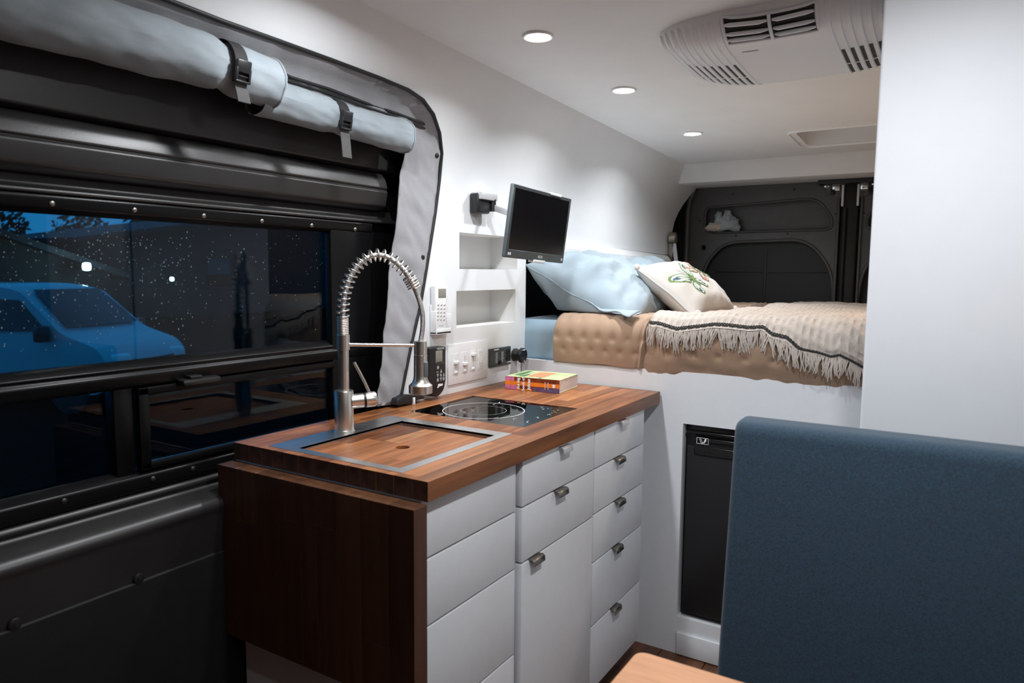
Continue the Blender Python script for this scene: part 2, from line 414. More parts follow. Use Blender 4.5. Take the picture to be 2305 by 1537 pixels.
# sliding door -------------------------------------------------------
d1 = frame('door_1', (-1.46, .7, 0))
Y0, Y1 = -.5, 1.74
def sweep(prof, name, m, y0=Y0, y1=Y1, r=.004):
    b = B(); pts = rpoly(prof, r, 3)
    b.rings([[(x, y, z) for x, z in pts] for y in (y0, (y0+y1)/2, y1)]); return b.make(name, m, d1, smooth=35)
sweep([(-1.452, 1.93), (-1.445, 1.602), (-1.462, 1.594), (-1.50, 1.594), (-1.50, 1.93)], 'upper_panel', 'door_metal')
sweep([(-1.50, 1.596), (-1.447, 1.590), (-1.432, 1.572), (-1.424, 1.546), (-1.430, 1.542), (-1.424, 1.536), (-1.432, 1.495), (-1.452, 1.484), (-1.50, 1.484)], 'upper_rail', 'door_metal', Y0, 1.60, .006)
sweep([(-1.50, 1.488), (-1.470, 1.486), (-1.462, 1.462), (-1.444, 1.455), (-1.444, 1.447), (-1.50, 1.447)], 'rail_lip', 'door_metal', Y0, 1.66, .004)
# window band
GX = -1.474
sweep([(-1.479, 1.449), (-1.452, 1.449), (-1.446, 1.441), (-1.450, 1.421), (-1.462, 1.412), (-1.479, 1.410)], 'window_top_bar', 'dark_frame', Y0, 1.56)
sweep([(-1.479, 1.118), (-1.466, 1.112), (-1.452, 1.100), (-1.456, 1.094), (-1.448, 1.086), (-1.452, 1.063), (-1.464, 1.058), (-1.479, 1.056)], 'window_mid_bar', 'dark_frame', Y0, 1.56)
sweep([(-1.479, .884), (-1.470, .879), (-1.452, .868), (-1.450, .842), (-1.456, .834), (-1.479, .832)], 'window_bottom_bar', 'dark_frame', Y0, 1.56)
B().box((-1.479, 1.402, .80), (-1.453, 1.56, 1.45), .006).make('window_side_bar', 'dark_frame', d1)
B().box((-1.52, 1.555, .2), (-1.47, 1.80, 1.93), .01).make('door_edge', 'dark_frame', d1)
B().box((-1.497, .800, .86), (-1.462, .842, 1.075), .004).make('window_post', 'dark_frame', d1)
# sliding pane frame (right lower)
b = B()
for a, c in (((-1.472, .848, .880), (-1.452, .872, 1.058)), ((-1.472, .848, 1.040), (-1.452, 1.41, 1.058)), ((-1.472, .848, .878), (-1.452, 1.41, .894))): b.box(a, c, .003)
b.make('slider_frame', 'dark_frame', d1)
def pane(y0, y1, z0, z1, x, nm='pane'):
    return B().box((x-.004, y0, z0), (x, y1, z1)).make(nm, 'window_glass', d1, smooth=0)
big = pane(Y0, 1.41, 1.105, 1.418, GX)
pane(Y0, .81, .874, 1.065, GX-.012); pane(.86, 1.41, .886, 1.05, GX+.006)
b = B(); b.box((-1.459, .935, 1.052), (-1.425, 1.03, 1.066), .006); b.box((-1.452, .955, 1.066), (-1.43, .985, 1.073), .003); b.make('window_latch', 'black_plastic', d1)
for u in (117, 303, 459, 590, 702, 800):
    p = px(u, pw([(117, 457), (303, 472), (459, 485), (590, 497), (702, 507), (800, 516)], u), 0, -1.449)
    B().lathe((-1.452, p.y, p.z), (1, 0, 0), [(0, .006), (.003, .0058), (.0045, .004), (.005, .0005)], 14).make('screw', 'handle_metal', d1)
for u, v in ((145, 1128), (345, 1078), (435, 1055)):
    p = px(u, v, 0, -1.45); B().lathe((-1.453, p.y, p.z), (1, 0, 0), [(0, .006), (.003, .0058), (.0045, .004), (.005, .0005)], 14).make('screw', 'door_metal', d1)
# raindrops on the outside of the upper pane
random.seed(11); b = B()
for i in range(620):
    y = random.uniform(.55, 1.40) if random.random() < .45 else random.uniform(.55, 1.0); z = random.triangular(1.12, 1.41, 1.36); r = random.choice((.0006, .0008, .001, .0012, .0016))
    t = bmesh.new(); bmesh.ops.create_icosphere(t, subdivisions=1, radius=r)
    bmesh.ops.transform(t, matrix=Matrix.Translation((GX-.0042, y, z)) @ Matrix.Diagonal((.5, 1, random.uniform(1, 1.5), 1)), verts=t.verts); b._merge(t)
b.make('raindrops', 'rain_glint', d1, kind='stuff')
# sill below the window and lower panels
sweep([(-1.52, .836), (-1.452, .832), (-1.446, .822), (-1.452, .812), (-1.446, .806), (-1.408, .796), (-1.394, .788), (-1.388, .774), (-1.392, .76), (-1.400, .66), (-1.402, .62), (-1.52, .62)], 'door_sill', 'door_metal', Y0, Y1, .010)
sweep([(-1.50, .668), (-1.396, .668), (-1.393, .665), (-1.396, .02), (-1.50, .02)], 'lower_panel', 'black_panel', Y0, Y1, .002)
for u, v in ((34, 1400), (313, 1298)):
    p = px(u, v, 0, -1.394); B().lathe((-1.396, p.y, p.z - .004), (1, 0, 0), [(0, .0115), (.003, .011), (.005, .007), (.0045, .004), (.006, .0035), (.0062, .0005)], 20).make('push_pin', 'black_plastic', d1)

# partition, right side, added front curtain ---------------------------------
b = B(); b.box((-.152, 1.6, 0), (.45, 1.64, zc(1.6)+.02), .006, 3); b.box((-.152, 1.62, 0), (-.115, 2.30, zc(2.0)+.02), .006, 3); b.make('wall_partition', 'partition_white', kind='structure')
B().box((.44, -1.0, 0), (.47, 4.2, 2.05)).make('wall_right', 'right_panel', smooth=0, kind='structure')
b = B(); b.grid(lambda u, v: (lerp(-1.6, .5, u), -1.0 + .03*math.sin(u*60), lerp(0, 2.05, v)), 120, 4); b.make('wall_front', 'curtain', kind='structure', smooth=60)  # unseen dark curtain, added to keep the front end dark

# rear doors ------------------------------------------------------------
YD = 4.15
def rearpix(l): return [(px(u, v, 1, YD).x, px(u, v, 1, YD).z) for u, v in l]
H1 = rpoly(rearpix([(1588, 468), (1822, 447), (1848, 455), (1874, 492), (1872, 512), (1862, 517), (1598, 524), (1586, 514)]), .035)
H2 = rpoly(rearpix([(1580, 720), (1582, 602), (1628, 546), (1818, 539), (1872, 604), (1878, 720)]), (.02, .12, .16, .16, .14, .02))
def rear_door(name, mirror):
    d = frame(name, (-.9 if not mirror else -.1, YD, 0))
    X = (lambda x: x) if not mirror else (lambda x: -1.0 - x + .005)
    out = [(X(x), z) for x, z in [(-1.37, .5), (-.545, .5), (-.545, 1.74), (-.56, 1.80), (-1.37, 1.80)]]
    h1 = [(X(x), z) for x, z in H1]; h2 = [(X(x), z) for x, z in H2]
    B().sheet(out, [h1, h2], lambda x, z: (x, YD, z), .06).make('skin', 'rear_metal', d, smooth=30)
    b = B(); b.wall([(x, YD, z) for x, z in h1], (0, .055, 0)); b.poly([(x, YD+.055, z) for x, z in h1]); b.make('pocket', 'rear_metal', d, smooth=50)
    b = B(); b.tube([(x, YD, z) for x, z in h1], .007, 8, closed=True); b.make('pocket_rim', 'rear_metal', d, smooth=60)
    b = B(); b.tube([(x, YD+.002, z) for x, z in h2], .010, 8, closed=True); b.wall([(x, YD, z) for x, z in h2], (0, .03, 0)); b.make('opening_rim', 'rear_metal', d, smooth=60)
    b = B(); b.poly([(x, YD+.03, z) for x, z in h2]); b.make('window_cover', 'black', d, smooth=0)
    b = B(); xm = X(px(1718, 650, 1, YD).x); b.box((xm-.006, YD+.024, .9), (xm+.006, YD+.03, 1.44), .002); zq = px(1700, 612, 1, YD).z
    b.box((X(-1.2)-.0 if not mirror else X(-.6), YD+.026, zq-.003), (X(-.6) if not mirror else X(-1.2), YD+.03, zq+.003), .001); b.make('cover_seam', 'black', d)
    for (u, v) in ((1650, 436), (1788, 427), (1576, 497), (1882, 482), (1773, 526), (1657, 530)):
        p = px(u, v, 1, YD); B().lathe((X(p.x), YD+.001, p.z), (0, -1, 0), [(0, .0065), (.003, .006), (.004, .001)], 12).make('plug', 'black', d)
    p = px(1585, 557, 1, YD); B().lathe((X(p.x), YD, p.z), (0, -1, 0), [(0, .022), (.006, .019), (.007, .014), (.0, .011), (-.01, .010)], 24).make('ring', 'rear_metal', d)
    # latch corner
    p0 = px(1848, 405, 1, YD); c = [rearpix([q])[0] for q in ((1846, 402), (1900, 398), (1900, 446), (1880, 444), (1868, 436))]
    B().prism([(X(x), YD-.004, z) for x, z in rpoly(c, .03)], (0, -.006, 0), .002).make('latch_plate', 'rear_metal', d)
    for (u, v, w, h_) in ((1863, 419, .016, .012), (1884, 422, .022, .028)):
        p = px(u, v, 1, YD-.012); b = B(); b.box((X(p.x)-w, p.y-.008, p.z-h_*.6), (X(p.x)+w*.7, p.y+.002, p.z+h_), .004); b.cyl((X(p.x), p.y-.014, p.z-h_*.2), (X(p.x), p.y-.004, p.z-h_*.2), .007, 12); b.make('latch_bolt', 'chrome', d)
    p = px(1873, 430, 1, YD-.012); B().box((X(p.x)-.008, p.y-.012, p.z-.022), (X(p.x)+.014, p.y, p.z+.008), .003).make('latch_block', 'black', d)
    # stiffening edge along the door meeting line
    B().box((X(-.560), YD-.012, .5), (X(-.545), YD+.02, 1.74), .006, 3).make('door_lip', 'rear_metal', d)
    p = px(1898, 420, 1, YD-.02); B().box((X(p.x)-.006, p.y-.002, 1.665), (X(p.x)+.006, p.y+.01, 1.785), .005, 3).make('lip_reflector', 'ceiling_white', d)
    return d
rear_door('door_2', False); rear_door('door_3', True)
b = B(); b.box((-.541, YD-.004, .5), (-.455, YD+.05, 1.80), .012, 3); b.cyl((-.52, YD-.008, .5), (-.52, YD-.008, 1.66), .012, 12); b.make('trim_3', 'rubber', kind='structure')
# rear pillar between the left lining and the door
b = B(); b.box((-1.62, 3.86, .5), (-1.415, 4.22, 1.86)); b.box((-1.42, 4.13, .5), (-1.36, 4.22, 1.86)); b.make('wall_rear_pillar', 'black_panel', smooth=0, kind='structure')
b = B(); b.tube([(-1.362, YD-.02, .7), (-1.362, YD-.02, 1.66), (-1.352, YD-.02, 1.74), (-1.325, YD-.02, 1.79)], .016, 10); b.make('trim_4', 'rear_metal', kind='structure')
p = px(1846, 396, 1, 4.1); B().box((p.x, 4.04, 1.775), (.3, 4.13, 1.80), .004).make('trim_5', 'black', kind='structure')
B().box((-1.62, 4.21, 0), (.47, 4.23, 2.05)).make('wall_rear', 'black', smooth=0, kind='structure')
B().box((-1.62, -1.03, 2.02), (.47, 4.23, 2.06)).make('roof', 'black', smooth=0, kind='structure')
b = B(); b.box((-1.66, 1.76, -.02), (-1.63, 4.23, 2.05)); b.box((-1.56, -1.03, -.02), (-1.51, -.48, 2.05)); b.box((-1.66, -1.0, 1.90), (-1.50, 4.2, 2.05)); b.make('wall_left_shell', 'black', smooth=0, kind='structure')

# ================================================================== KITCHEN
WX0, WX1, WY0, WY1, WZ0, WZ1 = -1.405, -.832, 1.042, 2.296, .870, .910
SINK = (-1.308, 1.060, -.912, 1.474)      # x0,y0,x1,y1
COOK = (-1.309, 1.553, -.928, 1.868)
wt = thing('worktop', (-1.1, 1.67, WZ0), 'walnut butcher block worktop with inset sink and cooktop', 'worktop')
def cut(r, h):
    x0, y0, x1, y1 = r; a0, b0, a1, b1 = h
    if x1 <= a0 or x0 >= a1 or y1 <= b0 or y0 >= b1: return [r]
    o = []
    if y0 < b0: o.append((x0, y0, x1, b0))
    if y1 > b1: o.append((x0, b1, x1, y1))
    ya, yb = max(y0, b0), min(y1, b1)
    if x0 < a0: o.append((x0, ya, a0, yb))
    if x1 > a1: o.append((a1, ya, x1, yb))
    return o
random.seed(21)
xs = [WX1]
while xs[-1] > WX0 + .05: xs.append(xs[-1] - random.uniform(.036, .052))
xs[-1] = WX0
for k, (xb, xa) in enumerate(zip(xs, xs[1:])):
    ys = [WY0]
    while ys[-1] < WY1:
        ys.append(ys[-1] + (2 if k == 0 else random.uniform(.30, .62) * (.6 if len(ys) == 1 and k % 2 else 1)))
    ys[-1] = WY1
    if len(ys) > 2 and ys[-1]-ys[-2] < .12: ys.pop(-2)
    for ya, yb in zip(ys, ys[1:]):
        for r in [q for r0 in cut((xa, ya, xb, yb), SINK) for q in cut(r0, COOK)]:
            if r[2]-r[0] < .003 or r[3]-r[1] < .003: continue
            B().box((r[0]+.00012, r[1], WZ0), (r[2]-.00012, r[3], WZ1 + random.uniform(0, .00015)), .0005, 1).make('stave', 'walnut_y', wt, smooth=0, end='walnut_end')
# hanging leaf
lf = thing('fold_down_leaf', (-1.12, 1.02, .467), 'dark walnut drop leaf hanging at the sliding door end of the worktop', 'table leaf')
x = -1.409; k = 0; random.seed(5)
while x < -.834:
    x1 = min(x + random.uniform(.045, .075), -.832)
    if -.832 - x1 < .03: x1 = -.832
    zs = [.466, random.uniform(.55, .8), .8665] if k % 2 else [.466, .8665]
    for za, zb in zip(zs, zs[1:]):
        B().box((x+.0001, 1.0, za), (x1-.0001, 1.0395, zb), .0006, 1).make('stave', 'walnut_z', lf, smooth=0)
    x = x1; k += 1
B().cyl((-1.395, 1.0405, .869), (-.845, 1.0405, .869), .002, 8).make('hinge', 'bronze', lf)

# base cabinets
FX = -.845
def unit(name, y0, y1, label, fx, fronts, toe=True):
    t = thing(name, (-1.1, (y0+y1)/2, 0), label, 'cabinet')
    b = B(); b.box((-1.388, y0, .078), (fx-.020, y1, .8695), .0006, 1); b.box((-1.388, y0, 0), (fx-.075, y1, .079)); b.make('body', 'white_paint', t, smooth=0)
    for z0, z1, hp in fronts:
        f = B().box((fx-.0195, y0+.0018, z0+.0018), (fx, y1-.0018, z1-.0018), .0016, 2).make('drawer_front', 'white_paint', t)
        if hp:
            y, z = hp; hw = .026
            pr = [(fx-.003, z+.0018), (fx+.012, z+.0018), (fx+.0165, z-.002), (fx+.0175, z-.015), (fx+.0150, z-.015), (fx+.0135, z-.0035), (fx+.010, z-.0006), (fx-.003, z-.0006)]
            B().prism([(a, y-hw, c) for a, c in pr], (0, 2*hw, 0), .0006, 1).make('handle', 'handle_metal' if z < .8 else 'silver_plastic', f, label='brushed metal tab pull' if z < .8 else 'metal tab pull under the worktop edge, coloured pale for reflected light')  # upper pulls are metal too; reflected light is painted as a pale colour
    return t
def hy(u, v): return px(u, v, 0, FX+.012).y
unit('sink_cabinet', 1.0455, 1.4075, 'white cabinet of four plain fronts without pulls, beside the walnut leaf', -.858, [(.743, .866, None), (.602, .741, None), (.388, .600, None), (.080, .386, None)])
unit('drawer_cabinet', 1.4125, 1.810, 'white cabinet with two drawers above a tall front, in the middle under the cooktop', FX, [(.752, .866, (hy(1277, 994), .860)), (.614, .750, (hy(1267, 1104), .750)), (.080, .612, (hy(1212, 1260), .612))])
unit('drawer_cabinet', 1.8125, 2.190, 'white cabinet with five small drawers, the one next to the bed panel', FX, [(.752, .866, (hy(1407, 936), .862)), (.618, .750, (hy(1399, 1029), .750)), (.474, .616, (hy(1399, 1129), .616)), (.281, .472, (hy(1394, 1223), .472)), (.078, .279, (hy(1390, 1358), .279))])

# sink frame with the walnut cover board
sk = thing('sink', (-1.1, 1.27, WZ1-.02), 'stainless steel sink frame let into the worktop below the faucet', 'sink')
x0, y0, x1, y1 = SINK; ix0, iy0, ix1, iy1 = -1.235, 1.084, -.938, 1.436
b = B()
for r in ((x0, y0, ix0, y1), (ix1, y0, x1, y1), (ix0, y0, ix1, iy0), (ix0, iy1, ix1, y1)): b.box((r[0], r[1], WZ1-.004), (r[2], r[3], WZ1+.0012))
b.make('flange', 'steel', sk, smooth=0)
b = B(); b.wall([(ix0, iy0, WZ1+.001), (ix1, iy0, WZ1+.001), (ix1, iy1, WZ1+.001), (ix0, iy1, WZ1+.001)], (0, 0, -.16)); b.poly([(ix0, iy0, WZ1-.16), (ix1, iy0, WZ1-.16), (ix1, iy1, WZ1-.16), (ix0, iy1, WZ1-.16)]); b.make('bowl', 'steel', sk, smooth=0)
cb_ = thing('sink_cover', (-1.08, 1.25, WZ1-.02), 'walnut board with a finger hole covering the sink', 'board')
hc = (-1.064, 1.240); hr = .0165; xk = [ix0+.002, -1.19, -1.142, -1.10, -1.025, -.982, ix1-.003]
for a, c in zip(xk, xk[1:]):
    if a < hc[0] < c:
        circ = [(hc[0]+hr*math.cos(t*math.pi/14), hc[1]+hr*math.sin(t*math.pi/14)) for t in range(28)]
        b = B(); pl = [(a, iy0+.001), (c, iy0+.001), (c, iy1-.016), (a, iy1-.016)]
        b.sheet(pl, [circ], lambda x, y: (x, y, WZ1-.006), .03); b.wall([(x, y, WZ1-.006) for x, y in circ], (0, 0, -.02)); b.wall([(x, y, WZ1-.006) for x, y in pl], (0, 0, -.02))
        b.poly([(x, y, WZ1-.026) for x, y in circ]); b.make('stave', 'walnut_y', cb_, smooth=0)
    else:
        ym = random.uniform(1.15, 1.35)
        for ya, yb in ((iy0+.001, ym), (ym, iy1-.016)): B().box((a+.0001, ya, WZ1-.026), (c-.0001, yb, WZ1-.006), .0004, 1).make('stave', 'walnut_y', cb_, smooth=0)

# cooktop
ck = thing('cooktop', (-1.12, 1.71, WZ1-.01), 'black glass induction cooktop set flush in the worktop', 'cooktop')
B().box((COOK[0], COOK[1], WZ1-.03), (COOK[2], COOK[3], WZ1-.006), 0).make('housing', 'black', ck, smooth=0)
B().box((COOK[0]+.002, COOK[1]+.002, WZ1-.006), (COOK[2]-.002, COOK[3]-.006, WZ1-.001), .001).make('glass_top', 'cook_glass', ck, smooth=0)
def arcring(cx, cy, r, w, n=64):
    b = B(); z = WZ1-.0006
    b.grid(lambda u, v: (cx+(r+w*(v-.5))*math.cos(2*math.pi*u), cy+(r+w*(v-.5))*math.sin(2*math.pi*u), z), n, 1); return b
cc = (-1.142, 1.688)
arcring(*cc, .118, .0022).make('zone_ring', 'print_white', ck, smooth=0); arcring(*cc, .066, .0012).make('zone_ring', 'print_grey', ck, smooth=0)
b = B(); random.seed(2)
for u, v in ((1210, 905), (1224, 920), (1245, 928), (1232, 934), (1206, 940), (1184, 949), (1155, 943), (1218, 916), (1112, 909), (1128, 905), (1250, 923), (1180, 908)):
    p = px(u, v, 2, WZ1)
    for k in range(4):
        q = (p.x + random.uniform(-.006, .006), p.y + random.uniform(-.012, .012)); l = random.uniform(.002, .007); z = WZ1-.0006
        b.poly([(q[0], q[1], z), (q[0]+.0016, q[1], z), (q[0]+.0016, q[1]+l, z), (q[0], q[1]+l, z)])
b.make('control_marks', 'print_white', ck, smooth=0, kind='stuff')

# faucet ----------------------------------------------------------------
fx, fy = -1.277, 1.268; z0 = WZ1+.0012; s2 = math.sqrt(.5); dr = Vector((s2, s2, 0))
fc = thing('faucet', (fx, fy, z0), 'brushed nickel spring-neck kitchen faucet with pull-down sprayer', 'faucet')
B().lathe((fx, fy, z0), (0, 0, 1), [(0, .0255), (.003, .0255), (.004, .0235), (.099, .0235), (.102, .022), (.102, .0135)]).make('base', 'nickel', fc)
B().cyl((fx, fy, z0+.095), (fx, fy, 1.118), .0132).make('column', 'nickel', fc)
B().lathe((fx, fy, 1.113), (0, 0, 1), [(0, .0135), (.001, .0158), (.038, .0158), (.040, .012)]).make('sleeve', 'nickel', fc)
path = [(0, 1.15), (0, 1.195), (.001, 1.22), (.006, 1.255), (.020, 1.295), (.042, 1.326), (.070, 1.345), (.098, 1.347), (.124, 1.335), (.147, 1.314), (.165, 1.288), (.178, 1.262), (.189, 1.232), (.1955, 1.20), (.1955, 1.165), (.190, 1.13)]
def cr(P, n):
    o = []
    for i in range(len(P)-1):
        a = Vector(P[max(i-1, 0)]); b_ = Vector(P[i]); c = Vector(P[i+1]); d = Vector(P[min(i+2, len(P)-1)])
        for k in range(n):
            t = k/n; o.append(.5*((2*b_) + (c-a)*t + (2*a-5*b_+4*c-d)*t*t + (3*b_-a-3*c+d)*t**3))
    return o + [Vector(P[-1])]
P3 = [Vector((fx, fy, 0)) + dr*q[0] + Vector((0, 0, q[1])) for q in path]
hose = cr(P3, 8)
B().tube(hose, .0062, 14).make('hose', 'braid', fc, smooth=80)
def coil(pts, r, wire, turns, per=14):
    L = [0]
    for a, c in zip(pts, pts[1:]): L.append(L[-1] + (c-a).length)
    tot = L[-1]; out = []; n = int(turns*per); j = 0; nrm = dr.cross(Vector((0, 0, 1)))
    for i in range(n+1):
        s = tot*i/n
        while j < len(L)-2 and L[j+1] < s: j += 1
        t = (s-L[j])/max(1e-9, L[j+1]-L[j]); p = pts[j].lerp(pts[j+1], t); d = (pts[j+1]-pts[j]).normalized(); u = nrm; w = d.cross(u); a = 2*math.pi*i/per
        out.append(p + (u*math.cos(a) + w*math.sin(a))*r)
    return B().tube(out, wire, 7)
spr = [p for p in hose if True]
i0 = 8; i1 = 8*11 - 2
coil(hose[0:9], .0125, .0021, 11).make('spring_collar', 'nickel', fc, smooth=80)
coil(hose[8:i1], .0145, .0019, 21, 18).make('spring', 'nickel', fc, smooth=80)
coil(hose[i1-8:i1+2], .0150, .0023, 5).make('spring_collar', 'nickel', fc, smooth=80)
hx = Vector((fx, fy, 0)) + dr*.190
B().cyl((fx, fy, 1.127), hx + Vector((0, 0, 1.122)), .0045, 12).make('support_bar', 'nickel', fc)
sp = B().lathe(hx + Vector((0, 0, 1.134)), (0, 0, -1), [(0, .008), (.001, .0165), (.034, .0165), (.0345, .0155), (.036, .0155), (.0365, .0168), (.088, .0172), (.098, .0185), (.106, .0215), (.1125, .0285), (.1135, .0300), (.133, .0300), (.134, .0285), (.134, .001)], 36).make('sprayer', 'nickel', fc)
tc = (CAM - hx); tc.z = 0; tc.normalize(); sd = Vector((tc.y, -tc.x, 0)); bd = (tc*.60 - Vector((-tc.y, tc.x, 0))*-.8).normalized()
bp = hx + bd*.0172
b = B(); mm = Matrix((bd.cross(Vector((0, 0, 1))), bd, Vector((0, 0, 1)))).transposed().to_4x4(); mm.translation = bp + Vector((0, 0, 1.062))
b.box((-.0075, -.004, -.020), (.0075, .0028, .020), .0065, 4, mm); b.make('spray_button', 'grey_plastic', sp)
ld = Vector((.62, .78, .06)).normalized(); l0 = Vector((fx, fy, .983)) + ld*.018
B().lathe(l0, ld, [(0, .0185), (.030, .0185), (.031, .016), (.035, .016), (.036, .0193), (.057, .0193), (.062, .016), (.062, .001)], 32).make('valve', 'nickel', fc)
B().lathe(l0 + ld*.0305, ld, [(0, .0187), (.0055, .0187)], 32).make('valve_ring', 'black', fc)
e0 = l0 + ld*.045 + Vector((0, 0, .017)); B().tube([e0, e0 + Vector((-.008, -.010, .03)), e0 + Vector((-.024, -.028, .078))], .004, 10).make('lever', 'nickel', fc)

# ================================================================== BED
bp_ = thing('bed_platform', (-.5, 2.31, 0), 'white painted bed platform front with the fridge opening', 'bed base')
YB = 2.305
fr = [(-.752, .133), (-.25, .133), (-.25, .808), (-.752, .808)]
b = B(); b.sheet([(-1.386, 0), (.437, 0), (.437, .982), (-1.386, .982)], [fr], lambda x, z: (x, YB, z), .2); b.wall([(x, YB, z) for x, z in fr], (0, .04, 0))
b.box((-1.386, YB+.0005, .962), (.437, YB+.02, .982)); b.make('front_panel', 'white_paint', bp_, smooth=0)
B().box((-1.386, YB+.02, .93), (.43, 3.92, .95)).make('slat_deck', 'white_paint', bp_, smooth=0)
B().box((-.748, YB-.010, .004), (-.25, YB-.0003, .080), .001).make('access_door', 'white_paint', bp_)
# fridge
fg = thing('fridge', (-.5, YB+.05, .14), 'black compact fridge built into the white bed platform', 'fridge')
B().box((-.748, YB+.030, .136), (-.254, YB+.45, .806), .002).make('body', 'black_gloss', fg)
B().box((-.738, YB+.008, .150), (-.262, YB+.030, .735), .004).make('door', 'black_plastic', fg)
b = B(); b.box((-.745, YB+.010, .772), (-.256, YB+.03, .786), .006, 3); b.box((-.715, YB-.001, .752), (-.262, YB+.03, .7675), .005, 3); b.box((-.715, YB+.004, .704), (-.262, YB+.03, .738), .006, 3); b.make('handle_bar', 'black_gloss', fg)
B().box((-.712, YB+.006, .735), (-.262, YB+.009, .752), .0).make('control_strip', 'black', fg, smooth=0)
lx0, lz0, lx1, lz1 = -.704, .747, -.664, .768
b = B(); yy = YB-.0016
for r in ((lx0, lz0, lx1, lz0+.0012), (lx0, lz1-.0012, lx1, lz1), (lx0, lz0, lx0+.0012, lz1), (lx1-.0012, lz0, lx1, lz1)): b.box((r[0], yy, r[1]), (r[2], yy+.0006, r[3]))
b.poly([(-.676, yy, .766), (-.671, yy, .766), (-.672, yy, .758), (-.676, yy, .752), (-.684, yy, .7485), (-.690, yy, .749), (-.684, yy, .751), (-.679, yy, .756)])
b.tube([(-.694, yy, .763), (-.691, yy, .766), (-.689, yy, .762), (-.684, yy, .751), (-.689, yy, .751)], .0008, 5, closed=True)
b.make('badge', 'print_white', fg, smooth=0)

# mattress
def softbox(x0, y0, z0, x1, y1, z1, r, name, m, parent=None, amp=.004, sc=6, seed=0):
    t = B(); t.box((x0, y0, z0), (x1, y1, z1), r, 5); bmesh.ops.subdivide_edges(t.bm, edges=[e for e in t.bm.edges if e.calc_length() > .2], cuts=8, use_grid_fill=True)
    t.noise(amp, sc, None, seed); return t.make(name, m, parent, smooth=60)
mt = softbox(-1.47, 2.332, .951, .40, 3.88, 1.132, .05, 'mattress', 'sheet_blue', amp=.006)
tag(mt, 'mattress in a light blue fitted sheet on the white bed platform', 'mattress')

def bedpt(s, off, yf=2.325, zt=1.132, zb=.982, r=.045):
    """s: 0 at the lower front edge, up the front face, over the rim and back along the top"""
    L1 = zt - r - zb; A = r*math.pi/2
    if s < L1: return Vector((yf - off, zb + s)), Vector((-1, 0))
    if s < L1 + A:
        a = (s - L1)/r; n = Vector((-math.cos(a), math.sin(a))); return Vector((yf + r, zt - r)) + n*(r + off), n
    return Vector((yf + r + (s - L1 - A), zt + off)), Vector((0, 1))
def nz(x, y, sc, seed=0): return noise.noise(Vector((x*sc + seed, y*sc, seed*.37)))
def tuft(x, s, p=.056, q=.048):
    j = round(s/q); xo = (j % 2)*.5*p; i = round((x - xo)/p); d2 = ((x - xo - i*p))**2 + (s - j*q)**2
    return (-.0065*math.exp(-d2/(.010**2)) - .0025*math.exp(-d2/(.022**2)))*sm((s-.012)/.02)
def quilt_main(u, v):
    x = lerp(-.96, .40, u); s = lerp(0, 1.74, v**1.35)
    sag = .028*math.sin(math.pi*min(1, s/.2))*sm((x+.96)/.2) + .012*nz(x, s, 4) + .003*nz(x, s, 16, 3)
    p, n = bedpt(s, .016 + sag + tuft(x, s, .085, .07)*1.15 + .004*nz(x, s, 26, 8), zb=.972 - .008*nz(x, 0, 5, 1))
    return (x, p[0], p[1])
ql = thing('quilt', (-.4, 3.0, .98), 'tan tufted quilt covering the mattress, one end folded back', 'quilt')
B().grid(quilt_main, 190, 190).make('quilt_body', 'quilt_tan', ql, smooth=80)
def quilt_fold(u, v):
    s = lerp(0, 1.55, v**1.3); xr = pw([(0, -.896), (.14, -.875), (.2, -.83), (.3, -.80), (1.6, -.80)], s) + .006*nz(0, s, 9); xl = -1.252 + .012*nz(2, s, 6) + .006*sm(s*6)
    x = lerp(xl, xr, u); e = min(u, 1-u)
    off = .030 + tuft(x, s) + .006*nz(x, s, 7, 5) + .010*math.sin(math.pi*min(1, s/.17))
    if u > .9: off += .007*math.exp(-((u-.965)/.012)**2) - .005*math.exp(-((u-.935)/.010)**2)
    off *= sm(e/.025)*.9 + .1
    p, n = bedpt(s, off, zb=.984 + .003*nz(x, 0, 8))
    return (x, p[0], p[1])
B().grid(quilt_fold, 90, 190).make('folded_end', 'quilt_tan', ql, smooth=80)

# throw
TR = [(1478, 752), (1520, 759), (1600, 757), (1680, 763), (1712, 763), (1735, 772), (1770, 777), (1800, 789), (1840, 797), (1870, 807), (1890, 803), (1920, 818), (1944, 832)]
YT = 2.268
TRX = [(px(u, v, 1, YT).x, px(u, v, 1, YT).z) for u, v in TR] + [(-.1, 1.02), (.4, .99)]
def throw(u, v, waffle=True, lift=0, smin=None):
    x = lerp(-.872, .36, u); zE = pw(TRX, x); sE = zE - .982
    s = lerp(sE, 1.68, v)
    xs = x + .10*sm((s-.12)/.25)*sm((u < 2)*1.0)*(1-u)**2 + .07*(s-.12)*(1-u)*(s > .12)
    h = .032 + .022*math.sin(math.pi*min(1, max(0, s)/.22)) + .010*nz(xs, s, 5, 9) + .006*nz(xs, s, 12, 2) + lift
    h += .020*sm((s-.5)/.6)*max(0, nz(xs, s, 3.2, 4))
    if waffle:
        a = math.cos(math.pi*(u*1.232)/.022)**6; c = math.cos(math.pi*(s-sE)/.022)**6; h += .0062*max(a, c)
    p, n = bedpt(s, h); return (xs, p[0], p[1])
th = thing('throw_blanket', (-.3, 3.0, 1.1), 'cream waffle-weave throw with dark braid edge and fringe, over the tan quilt', 'blanket')
B().grid(lambda u, v: throw(u, v), 270, 372).make('weave', 'throw_cream', th, smooth=80)
def braid(off, r, ph):
    pts = []
    for i in range(420):
        u = i/419*.80; p = Vector(throw(u, .004 + .0012*math.sin(i*.9+ph) , False, .0062)); pts.append(p)
    return B().tube(pts, r, 6)
b = braid(0, .0023, 0); b2 = braid(0, .0023, math.pi)
